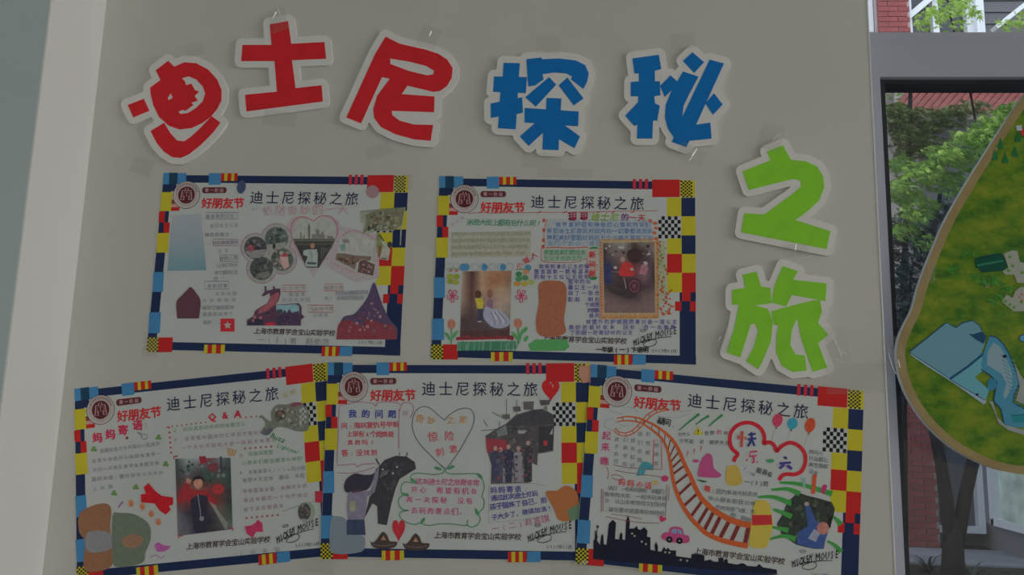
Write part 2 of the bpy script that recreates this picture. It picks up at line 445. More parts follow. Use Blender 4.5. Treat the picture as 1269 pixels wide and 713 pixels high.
M_FOAM = mat('white_foam_board', A((134,131,128)), 0.5, 0.3)
M_RED = mat('red_paper', A((142,24,28)), 0.5, 0.12, noise=(30, 0.05, 3))
M_BLU = mat('blue_paper', A((10,68,115)), 0.5, 0.12, noise=(30, 0.05, 3))
M_GRN = mat('green_paper', A((84,128,32)), 0.5, 0.12, noise=(30, 0.05, 3))
za = zc(140, 10, 3.396); zb = zc(410, 10, 3.394); zd = zc(740, 20, 3.2424); ze = zc(860, 150, 2.159)
CHARS = [
 ('red cut-out Chinese character with rounded enclosed body and detached dot, on white board', M_RED, 8.2, [
   [za((62,408),(130,382),(153,432),(85,460))],
   [za((180,262),(232,222),(258,247),(300,228),(350,232),(400,258),(438,300),(457,345),(456,390),(438,425),(412,457),(375,484),(330,505),(280,511),(235,495),(195,460),(170,410),(158,360),(156,335),(200,303)),
    za((290,295),(318,287),(350,300),(378,330),(388,360),(378,392),(350,420),(315,442),(285,446),(275,436),(292,428),(305,432),(338,408),(330,398),(357,390),(343,370),(362,352),(345,345),(330,318),(308,325),(302,308)),
    za((230,378),(243,358),(252,378),(234,388))],
   [za((158,518),(215,483),(240,525),(270,558),(300,561),(330,540),(370,503),(415,455),(452,482),(420,525),(370,575),(320,615),(285,631),(250,628),(215,605),(185,570))]]),
 ('red cut-out Chinese character of one post crossing two bars, on white board', M_RED, 8.2, [
   [za((660,68),(737,55),(750,150),(890,143),(897,213),(753,219),(768,337),(878,325),(883,393),(562,435),(556,365),(690,352),(680,223),(540,223),(545,155),(667,155))]]),
 ('red cut-out Chinese character with slanted left leg and hooked foot, on white board', M_RED, 8.2, [
   [zb((230,120),(290,150),(400,175),(452,192),(490,217),(512,252),(508,295),(488,328),(458,349),(430,352),(322,326),(298,362),(436,372),(434,438),(256,432),(258,450),(290,474),(350,490),(430,492),(420,558),(350,552),(270,530),(210,500),(182,462),(178,425),(195,368),(248,297),(215,290),(127,485),(65,460),(185,195)),
    zb((250,212),(330,225),(400,243),(434,263),(430,279),(405,283),(330,265),(250,235))]]),
 ('blue cut-out Chinese character with two crossbars beside a crowned tree shape, on white board', M_BLU, 8.2, [
   [zb((727,230),(795,232),(791,290),(825,290),(820,358),(787,356),(786,379),(805,375),(808,440),(782,446),(778,510),(703,505),(706,456),(673,462),(672,402),(710,394),(713,354),(682,352),(687,288),(723,288))],
   [zb((822,215),(885,208),(890,215),(960,212),(1030,220),(1070,240),(1085,275),(1078,310),(1062,340),(1010,300),(1015,288),(990,275),(940,271),(890,278),(895,300),(860,325),(830,330))],
   [zb((918,290),(948,322),(862,415),(818,375))], [zb((995,292),(1063,380),(1022,410),(958,325))],
   [zb((907,378),(970,380),(967,430),(1043,435),(1040,497),(985,494),(1048,540),(1025,590),(960,552),(958,598),(890,595),(892,525),(832,580),(795,540),(858,484),(815,482),(815,420),(905,426))]]),
 ('blue cut-out Chinese character with a long slash and loose dots, on white board', M_BLU, 8.2, [
   [zd((142,170),(248,155),(258,212),(232,220),(232,262),(252,262),(255,318),(230,322),(232,350),(252,360),(242,420),(225,420),(222,492),(160,492),(162,435),(150,442),(113,400),(165,345),(165,322),(135,322),(135,265),(168,262),(168,230),(150,230))],
   [zd((345,222),(408,243),(372,310),(348,360),(342,405),(452,175),(510,190),(398,436),(455,428),(460,492),(372,501),(358,527),(300,505),(308,487),(283,450),(272,405),(276,355),(300,297),(272,325),(253,280),(295,238),(322,262))],
   [zd((383,145),(430,185),(390,228),(345,180))], [zd((470,310),(505,355),(465,397),(435,350))]]),
 ('green cut-out Chinese character of one zigzag stroke with a dot on top, on white board', M_GRN, 8.2, [
   [ze((195,82),(238,65),(260,104),(300,108),(330,122),(346,148),(349,178),(335,213),(303,243),(272,265),(365,295),(355,343),(127,298),(135,247),(188,250),(262,197),(287,175),(285,160),(265,155),(147,185),(130,135),(205,105))]]),
 ('green cut-out Chinese character of two crowded halves with curved legs, on white board', M_GRN, 8.2, [
   [ze((130,412),(168,403),(180,443),(205,447),(208,488),(163,494),(198,503),(212,535),(206,590),(183,645),(172,665),(140,643),(160,605),(172,562),(163,542),(152,545),(124,633),(87,620),(108,555),(120,492),(102,492),(102,452),(138,447))],
   [ze((238,388),(278,402),(266,425),(355,435),(352,482),(262,466),(247,497),(208,486),(216,440))],
   [ze((207,510),(240,500),(320,480),(337,479),(343,510),(332,540),(360,572),(332,595),(357,660),(318,672),(288,585),(276,528),(262,560),(258,600),(272,625),(297,628),(302,668),(265,672),(235,655),(220,620),(221,578),(226,548),(215,545))]]),
]
for label, m, off, strokes in CHARS:
    outer = [s_[0] for s_ in strokes]
    cont = contour(outer, off)
    xs = [p_[0] for p_ in cont[0][1]]; ys = [p_[1] for p_ in cont[0][1]]
    bx, bz = wall_xy(sum(xs)/len(xs), max(ys))
    t = empty('character_cutout', (bx, 0, bz))
    tag(t, label, 'letter cutout')
    loc = lambda p_, d=-0.005: (wall_xy(p_[0], p_[1], d)[0]-bx, wall_xy(p_[0], p_[1], d)[1]-bz)
    loops = [[loc(p_) for p_ in cont[0][1]]]
    sgn = cont[0][0] > 0
    loops += [[loc(p_) for p_ in c[1]] for c in cont[1:] if (c[0] > 0) != sgn and abs(c[0]) > 25]
    slab('foam_backing', loops, -0.0005, -0.0055, M_FOAM, t)
    for s_ in strokes:
        slab('stroke', [[loc(p_, -0.006) for p_ in l] for l in s_], -0.0054, -0.0060, m, t)

# ------------------------------------------------------------------ the five hand-made posters
M_PAPER = mat('poster_paper', A((121,122,120)), 0.5, 0.3, noise=(12, 0.02, 3))
PW, PH = 0.42, 0.297
PL = [(-0.66753683, 0.07341216, -0.0022342), (-0.19792464, 0.07146393, -0.00776428), (-0.74424243, -0.29061336, 0.12544351),
      (-0.35804941, -0.24127017, 0.0191442), (0.03598577, -0.23413153, -0.07411103)]
def local(i):
    x, y, t = PL[i]; c, s = math.cos(t), math.sin(t)
    def to(u, v):
        X, Z = wall_xy(u, v); dx, dz = X-x, Z-Z0-y
        return (c*dx+s*dz, -s*dx+c*dz)
    return to
TPL = local(1)                       # the printed form is read off the second poster and repeated on all five
NAVY=(20,29,52); YEL=(128,119,30); RED=(126,25,25); LBL=(44,86,118); BLK=(18,18,21); MAR=(66,30,34); WHT=(121,122,120)
ZT = zc(540, 215, 10.575); ZU = zc(690, 205, 5.483); ZL = zc(530, 205, 5.482); ZM = zc(530, 325, 5.482); ZB = zc(690, 325, 5.483)
def border(a):
    def R(z, x0, y0, x1, y1, c): a.poly(z(*rect(x0, y0, x1, y1)), c)
    def raw(u0, v0, u1, v1, c):      # straight on the sheet, metres from its lower left corner
        keep = a.to; a.to = lambda p, q: (p, q); a.poly([(u0,v0),(u1,v0),(u1,v1),(u0,v1)], c); a.to = keep
    b = 0.0135
    raw(0.0, PH-b, PW-0.05, PH-0.0004, NAVY); raw(0.0, 0.0004, PW, b, NAVY); raw(0.0004, 0.0, 0.0158, PH-0.0004, NAVY); raw(PW-0.0255, 0, PW-0.0004, 0.165, NAVY)
    R(ZT, 46, 36, 126, 190, LBL); R(ZT, 240, 42, 360, 190, LBL); R(ZT, 126, 36, 240, 190, (20,42,58)); R(ZT, 46, 190, 230, 285, NAVY)
    R(ZT, 668, 45, 832, 200, LBL)
    for x0, x1, c in ((832,880,RED),(880,922,YEL),(922,975,RED),(975,1015,YEL),(1015,1058,RED)): R(ZT, x0, 47, x1, 150, c)
    for x0 in (516, 558, 598): R(ZU, x0, 94, x0+22, 165, (126,30,40))
    R(ZU, 648, 98, 836, 217, RED)
    # small yellow and black checks in the upper right corner
    R(ZU, 838, 103, 940, 219, YEL)
    for i in range(10):
        for j in range(6):
            if (i+j) % 2 == 0: R(ZU, 840+j*13.4, 104+i*11.4, 840+(j+1)*13.4, 104+(i+1)*11.4, BLK)
    R(ZU, 748, 219, 846, 347, YEL); R(ZU, 846, 221, 940, 347, NAVY)
    R(ZU, 846, 347, 942, 477, YEL); R(ZU, 846, 477, 942, 603, NAVY); R(ZU, 748, 498, 848, 603, YEL)
    R(ZU, 748, 603, 850, 733, RED); R(ZU, 850, 603, 943, 733, YEL)
    R(ZB, 750, 73, 850, 206, YEL); R(ZB, 850, 73, 944, 206, RED); R(ZB, 850, 206, 908, 266, RED); R(ZB, 908, 206, 944, 266, NAVY)
    R(ZB, 803, 268, 846, 332, RED); R(ZB, 846, 266, 905, 332, NAVY); R(ZB, 905, 268, 944, 335, RED)
    # black and white chequered flag
    R(ZU, 690, 347, 842, 498, (118,119,118))
    for i in range(6):
        for j in range(7):
            if (i+j) % 2 == 1: R(ZU, 690+j*21.6, 347+i*25, 690+(j+1)*21.6, 347+(i+1)*25, BLK)
    # left column
    R(ZL, 70, 208, 149, 340, YEL)
    R(ZL, 62, 342, 104, 418, RED); R(ZL, 100, 418, 141, 491, RED); R(ZL, 58, 492, 140, 628, YEL)
    R(ZL, 146, 260, 178, 290, (90,38,38)); R(ZL, 146, 290, 205, 313, (130,98,95)); R(ZL, 146, 313, 205, 338, RED)
    R(ZM, 44, 105, 118, 243, LBL); R(ZM, 30, 385, 112, 530, LBL)
    R(ZM, 25, 560, 105, 661, YEL)
    for i in range(8):
        for j in range(6):
            if (i+j) % 2 == 0: R(ZM, 25+j*13.4, 560+i*12.6, 25+(j+1)*13.4, 560+(i+1)*12.6, BLK)
    R(ZM, 105, 560, 205, 662, RED)
    for x0, x1, c in ((430,455,YEL),(455,487,RED),(487,515,YEL),(515,550,RED),(550,578,YEL)): R(ZM, x0, 612, x1, 674, c)
    for x0, x1, c in ((388,412,RED),(412,437,YEL),(437,462,RED),(462,486,YEL),(486,512,RED),(515,605,LBL)): R(ZB, x0, 631, x1, 698, c)
def emblem(a):
    c = (575.6, 246.8)
    a.poly(ell(*c, 17.6, 17.6, 40), (52,40,42)); a.poly(ell(*c, 16.9, 16.9, 40), (122,114,112))
    a.line(ell(*c, 12.6, 12.6, 36), 0.5, (88,72,72), True); a.line(ell(*c, 14.6, 14.6, 36), 0.35, (104,92,92), True)
    a.poly(ell(*c, 10.9, 10.9, 36), (60,24,28))
    for sx in (-1, 1):                # the paired gate strokes of the school mark
        P = lambda *q: [(c[0]+sx*x, c[1]+y) for x, y in q]
        a.line(P((1.6,-8.6),(1.8,-5.6),(5.6,-5.6),(7.2,6.0),(3.2,6.0),(3.0,1.0)), 1.1, (122,100,98))
        a.line(P((4.2,-3.0),(4.6,3.6)), 0.6, (108,84,82)); a.line(P((1.2,-3.5),(2.8,-3.5)), 0.7, (108,84,82))
    a.line([(c[0], c[1]-6), (c[0], c[1]+2)], 0.9, (108,84,82))
    ring = '上海市教育学会宝山实验学校'
    for i, ch in enumerate(ring):
        t = math.radians(-160 + 140*i/(len(ring)-1)); q = (c[0]+14.4*math.cos(t), c[1]+14.4*math.sin(t))
        ux, uy = -math.sin(t), math.cos(t)
        a.text(ch+' ', q[0], q[1], q[0]+ux*.01, q[1]+uy*.01, 2.6, (70,48,50), 0.02)
def titles(a):
    a.poly([(596.5+3.2*math.cos(math.radians(t))+(25.5 if abs(t) < 90 else 0)+2, 240.9+0.010*0+3.9*math.sin(math.radians(t))) for t in range(-170, 190, 20)], MAR)
    a.text('第一阶段', 601.5, 240.8, 620.8, 241.2, 5.0, (120,100,98), 0.02)
    a.cut('festival_lettering')
    a.text('好朋友节', 602.5, 257.2, 643.8, 257.4, 13.5, (140,34,36), 0.035, jit=0.25)
    a.cut('title_lettering')
    a.text('迪士尼探秘之旅', 666.3, 250.2, 789.6, 252.6, 17.5, (28,30,50), 0.006)
    a.cut('school_name_lettering')
    a.text('上海市教育学会宝山实验学校', 676, 419.6, 773, 423.0, 8.4, (52,40,40), 0.02, slant=0.12)
    a.cut('date_lettering')
    a.text('2017年11月', 809, 434.6, 836, 435.6, 5.2, (58,58,62), 0.01)
def signature(a):
    c = (24,24,30)
    a.text('MICKEY', 787.0, 424.6, 807.0, 416.0, 10.5, c, 0.02, slant=0.3, tall=1.1, jit=0.3, wide=0.62)
    a.text('MOUSE', 814.5, 414.6, 836.5, 409.6, 10.5, c, 0.02, slant=0.3, tall=1.1, jit=0.3, wide=0.62)
    a.line(smooth_line([(787,428),(795,424),(803,421.5),(810,421),(813.5,423.5),(811,428),(804,430),(798,429),(797.5,426.5),(803,423),(815,419.5),(832,417.5)]), 0.8, c)
    a.line(smooth_line(ell(797, 410, 3.6, 1.7, 12), 3, True), 0.5, c, True); a.line([(794,410.5),(800,409.5)], 0.5, c)
    a.line([(806,414),(803.5,424)], 0.9, c)

POSTERS = []
def poster(i, label, depth):
    x, y, t = PL[i]
    p = empty('poster', (x, -depth, Z0+y), -t)
    tag(p, label, 'poster', None)
    MB().box(0, PW, -0.0003, 0.0, 0, PH).build('paper_sheet', M_PAPER, p)
    a = Art(TPL, 0.00032); a.EPS = 0.0000012; border(a); a.build('printed_border', INK, p, 'printed border of navy, yellow, red and chequered blocks')
    a = Art(TPL, 0.00062); emblem(a); a.build('school_emblem', INK, p, 'round maroon school emblem')
    a = Art(TPL, 0.00062); titles(a); a.build('phase_badge', INK, p)
    if i != 0:
        a = Art(TPL, 0.00112); signature(a); a.build('signature', INK, p, 'slanted black signature')
    return p
def sheet(i, base=0.00066): return lambda k=0: Art(local(i), base + k*0.00006)

L_ = ['white poster with heart-shaped photo and cluster of four round photos',
      'white poster with green heading, tall rectangular photos and orange leaf border',
      'tilted white poster with red Q & A heading and photo of child in red',
      'white poster with outlined heart, ship photo cut-out and green cloud frame',
      'tilted white poster with orange roller-coaster track, balloons and black skyline']
D_ = [0.0004, 0.0004, 0.0004, 0.0020, 0.0036]
PO = [poster(i, L_[i], D_[i]) for i in range(5)]

GREY=(84,86,96)
def P1():
    p = PO[0]; S = sheet(0)
    # heart wash and coloured pencil
    a = S()
    a.poly(heart(389, 300, 72, 78), (119,110,112)); a.poly([(400,275),(420,280),(470,292),(470,345),(440,350),(405,330)], (119,111,113))
    a.line(smooth_line([(389,274.5),(380,270),(371,269.5),(364,275),(360.5,285),(363,297)], 5), 1.3, (118,70,80))
    a.line(smooth_line([(389,274.5),(396,269),(405,267.8),(413,271),(418,280),(418,290),(414,300)], 5), 1.3, (118,70,80))
    a.line([(414,300),(402,322)], 2.2, (120,92,98)); a.line([(363,299),(379,330)], 2.0, (120,98,102))
    a.line(smooth_line([(425,292),(437,286),(452,290),(467,298)], 5), 1.5, (120,92,98)); a.line(smooth_line([(412,326),(430,335),(445,340)], 5), 1.6, (122,100,104))
    a.build('pencil_drawing', CRAYON, p)
    # cluster of four round photos on one pink-edged backing
    C = [(317,307.5,14),(343,296,14.5),(324.5,333,14.5),(350,322,14)]
    a = S(1)
    for x, y, r in C: a.poly(ell(x, y, r+4.6, r+4.6, 28), (112,84,90))
    for x, y, r in C: a.poly(ell(x, y, r+3.6, r+3.6, 28), (108,108,106))
    pal = [[(40,40,46),(52,50,56),(80,76,78),(36,38,44)], [(46,54,52),(60,68,64),(84,88,84),(40,46,46)], [(44,50,50),(60,62,60),(78,76,74),(38,42,44)], [(44,56,50),(60,66,60),(110,92,90),(50,54,50)]]
    for k, (x, y, r) in enumerate(C):
        e = ell(x, y, r, r, 26); a.poly(e, [(56,54,58),(64,70,68),(56,58,56),(70,72,68)][k]); a.blots(e, pal[k], 34, 2.6, k+3)
    a.poly([(304,312),(330,309),(330,315),(322,320),(311,320)], (98,94,94)); a.poly(ell(311,308,4,4.4,10), (112,56,62))
    a.poly([(331,304),(355,300),(354,306),(346,310),(336,309)], (100,102,98)); a.poly(ell(340,305.5,2,3.4,8), (44,32,34))
    a.poly([(347,318),(357,318),(359,330),(353,335),(349,328)], (140,108,106)); a.poly(rect(350,315,356,318.5), (130,44,52)); a.poly(ell(349,313.5,3,2.4,8), (112,110,106))
    a.poly([(318,340),(334,336),(335,342),(326,346.5)], (84,82,78))
    a.build('photo_cluster', PHOTO, p, 'cluster of four round photos')
    # heart photo
    a = S(2)
    z = zc(350, 255, 7.92)
    a.poly(z((105,330),(100,250),(130,180),(190,140),(250,140),(310,175),(370,135),(440,125),(500,150),(525,220),(520,330)), (116,117,112))
    a.poly(z((105,328),(520,328),(500,380),(360,610),(240,610)), (46,46,44))
    for x0, y0, x1 in ((175,265,192),(205,290,222),(290,280,420),(330,235,365),(385,260,405),(440,300,500)): a.poly(z(*rect(x0, y0, x1, 330)), (88,84,84))
    a.poly(z((258,330),(252,210),(263,165),(275,210),(272,330)), (70,72,72))
    a.poly(z((105,338),(518,335),(512,352),(112,352)), (74,74,68)); a.poly(z((118,372),(505,366),(498,384),(128,388)), (58,58,54))
    a.poly(z((210,440),(270,430),(340,430),(350,480),(345,600),(240,600),(225,570),(250,500),(205,485)), (112,118,116))
    a.poly(z(*ell(297,395,24,28,10)), (120,86,74)); a.poly(z((240,555),(340,560),(330,580),(245,575)), (52,58,60))
    for k in range(6): a.poly(z(*rect(380+k*20, 410+k*3, 390+k*20, 520-k*26)), (66,70,66))
    a.line(z((280,440),(300,560)), 0.5, (70,76,76))
    a.build('heart_photo', PHOTO, p, 'heart-shaped photo of a child in white')
    # hall photo on the right of the heart
    a = S(3); z = zc(410, 255, 7.92)
    a.poly(z((95,340),(165,285),(260,275),(430,355),(405,520),(430,590),(400,700),(255,660),(45,535)), (118,118,114))
    a.poly(z((90,390),(140,370),(150,440),(100,450)), (84,104,98)); a.poly(z((110,330),(175,330),(185,370),(120,365)), (94,90,90))
    a.poly(z((60,470),(120,470),(250,490),(400,500),(390,540),(250,560),(240,628),(45,530)), (84,72,64))
    q = z((60,490),(240,500),(250,620),(50,530)); a.blots(q, [(50,36,32),(92,62,48),(104,84,70),(60,40,36)], 26, 1.7, 5)
    a.poly(z((280,545),(320,530),(435,580),(415,690),(265,655)), (70,50,50)); q = z((290,550),(425,585),(410,680),(275,650)); a.blots(q, [(96,80,80),(50,36,38),(104,92,92)], 18, 1.6, 8)
    a.line(z((250,620),(285,540),(330,528)), 0.9, (118,116,114))
    for k in range(7): a.line(z((250+k*10,430),(170+k*38,300+k*6)), 0.5, (128,129,126))
    a.build('hall_photo', PHOTO, p, 'photo of a bright hall with crowd')
    # olive photo overlapping the border
    a = S(4)
    a.poly(z((292,60),(735,15),(700,190),(690,390),(678,390),(685,215),(625,240),(615,250),(450,250),(315,290),(325,170),(290,165)), (104,106,94))
    a.poly(z((345,90),(420,55),(725,20),(700,190),(625,240),(455,245),(400,225),(320,275),(345,170)), (82,82,66))
    q = z((350,90),(420,60),(720,25),(695,185),(620,235),(460,238)); a.blots(q, [(94,92,74),(70,68,54),(84,70,62),(104,102,84),(60,58,48)], 46, 2.6, 9)
    q = z((345,165),(610,170),(600,240),(330,260)); a.blots(q, [(40,42,38),(104,104,96),(74,54,46),(54,56,44)], 26, 1.8, 10)
    a.line(z((292,60),(735,15)), 0.7, (52,56,46))
    a.build('scenery_photo', PHOTO, p, 'olive scenery photo across the border')
    a = S(5)
    a.poly(z((455,260),(480,280),(500,330),(520,400),(480,500),(465,520),(450,400)), (84,92,56)); a.poly(z((470,400),(500,395),(495,480),(470,500)), (92,60,42))
    a.poly(z((495,330),(520,350),(560,380),(585,440),(565,540),(480,525),(500,450),(515,400)), (118,118,108)); a.poly(z(*ell(580,385,26,30,10)), (42,40,38))
    a.line(z((480,285),(520,350)), 1.4, (40,42,40)); a.poly(z((495,510),(555,520),(552,530),(495,522)), (50,62,66))
    a.build('figure_cutout', PHOTO, p)
    # plain slips where printed figures are glued
    a = S(3)
    a.photo([(214,267),(249,265),(256,335),(208,336)], [[(110,113,117)]*3, [(104,110,116)]*3, [(92,106,112)]*3, [(76,100,106)]*3])
    a.build('pale_blue_slip', INK, p, 'pale blue glued slip')
    a = S(3); a.poly(smooth_line([(220,395),(219,375),(226,366),(232,360),(237,356),(244,364),(249,374),(247,395)], 4), (66,42,50)); a.build('plum_slip', INK, p, 'plum glued slip')
    a = S(3); a.poly(ell(299.5, 232, 5.5, 8.5, 16, 0.2), (46,54,76)); a.cut('round_slip'); a.poly(ell(462, 238, 8, 8, 16), (108,84,88)); a.build('round_slip', INK, p)
    a = S(3); a.poly(rect(273.6,395.2,291,411.2), (140,32,38))
    a.poly([(282.4+(5.2 if k % 2 == 0 else 2.4)*math.sin(math.pi*k/5), 403.4-(5.2 if k % 2 == 0 else 2.4)*math.cos(math.pi*k/5)) for k in range(10)], (120,118,116)); a.build('star_stamp', INK, p, 'red square stamp with white star')
    # pink and plum cut-out with a little window
    a = S(4); z = zc(290, 335, 7.92)
    a.poly(z((130,490),(190,455),(210,400),(260,365),(330,325),(360,265),(350,225),(290,260),(275,245),(305,215),(300,155),(320,160),(322,205),(385,190),(385,155),(400,160),(410,185),(455,180),(460,230),(440,300),(410,340),(640,325),(665,360),(665,430),(695,460),(660,490),(660,545),(130,545)), (62,42,56))
    a.poly(z((250,380),(340,325),(370,250),(440,215),(450,230),(430,300),(400,345),(330,400),(240,430)), (112,60,68)); a.poly(z((140,500),(280,470),(290,540),(140,540)), (34,34,48))
    a.poly(z((415,345),(600,335),(640,350),(645,430),(420,420)), (92,116,120)); a.poly(z((420,390),(480,385),(480,420),(420,425)), (40,50,58))
    a.poly(z((310,520),(400,510),(410,545),(310,545)), (140,32,46)); a.poly(z((480,420),(500,390),(520,420),(545,380),(570,420),(640,400),(650,540),(430,540),(400,480)), (52,40,58))
    q = z((200,430),(380,350),(390,470),(160,530)); a.blots(q, [(90,54,60),(46,38,50),(118,78,82),(70,46,58)], 22, 1.8, 12)
    q = z((420,440),(650,440),(650,540),(430,540)); a.blots(q, [(40,34,50),(76,58,72),(60,46,60)], 18, 1.8, 13)
    a.build('plum_cutout', PHOTO, p, 'pink and plum cut-out')
    # hill-shaped plain stand-in, violet above and brick red below
    a = S(4)
    a.poly(smooth_line([(417,421),(419,408),(426,393),(438,390),(447,381),(456,368),(463.6,350),(470,366),(476,382),(484,397),(493,408),(492,421)], 3), (58,46,66))
    a.poly(smooth_line([(417.2,420.8),(420,402),(432,397),(446,403),(460,396),(474,402),(488,404),(491.6,420.8)], 3), (92,40,46))
    q = [(421,416),(436,396),(452,386),(463,366),(474,388),(488,412)]; a.blots(q, [(74,58,76),(110,70,72),(50,44,66),(120,84,84),(96,44,48)], 46, 1.9, 14)
    a.build('violet_cutout', PHOTO, p, 'violet and red pointed cut-out')
    # handwriting
    a = S(6); a.lines = 'handwriting_line'
    a.text('“依然奇妙的一天”', 316, 262, 441, 259, 13.5, (124,98,104), -0.006, jit=0.5)
    rows = [('最喜欢的公主!',258,268.4,294,267.6,(80,82,92)),('爱莎女王公主',263,280.5,293,279,(92,94,100)),('神奇的魔法!',257,291.5,288,290.5,(86,86,98)),('我的偶像是她',266,301.6,293,300.4,(88,76,92)),
            ('王子',273,311.5,281,311,(92,94,100)),('我的心愿',275,321,293,320,(84,84,92)),('让我们快乐',272,329.5,293,328.5,(92,94,100)),('做个善良公主',269,338.5,293,337.5,(88,88,96)),('吧!',268,346,277,345,(92,94,100)),
            ('我的印象',260,355,280,354.4,(82,84,96)),('花车巡游',270,364.5,291,364,(94,96,102)),('大家来拍照',254,373,290,372,(92,94,102)),('看到了烟花和城',254,382,288,381,(90,92,100)),('堡真是太美了',254,390,287,389,(90,92,100)),('再来',255,400,260,399.6,(92,94,100)),
            ('小小世界',353,358,376,357.2,(110,84,90)),('美丽家',361,365.4,376,365,(88,90,98)),('和家人游园',353,372.4,382,371.6,(92,94,102)),
            ('城堡之夜',405,357,423,356.4,(110,84,90)),('和好朋友看烟花表演',418,364,454,362.4,(88,90,100)),('晚上 真美丽不想回家',405,370,449,369.4,(92,94,102)),('飞跃地平线',386,383.5,411,382.6,(110,84,90)),('小朋友',391,391,405,390.6,(94,96,102))]
    for k, (t, x0, y0, x1, y1, c) in enumerate(rows): a.text(t, x0, y0, x1, y1, 5.6, c, 0.0, jit=0.4, seed=k)
    for b, c in ((rect(255.5,263.8,296,271.8),(92,92,98)),(rect(264.5,296.8,296.5,305),(112,92,100)),(rect(273,316.4,296.2,324.6),(100,100,106)),(rect(254,349,284,358.6),(96,90,98)),
                 (rect(350.5,353.6,379.5,361.6),(124,70,78)),(rect(402.4,352.2,425.6,360.8),(124,70,78)),(rect(382.8,378.6,413.4,387.2),(120,62,68))): a.cut('text_box_outline'); a.line(b, 0.8, c, True)
    a.text('一(1)班 赵依然', 324, 421.4, 404, 424, 8.6, (84,84,92), -0.004, jit=0.5)
    a.build('handwriting', INK, p)
P1()

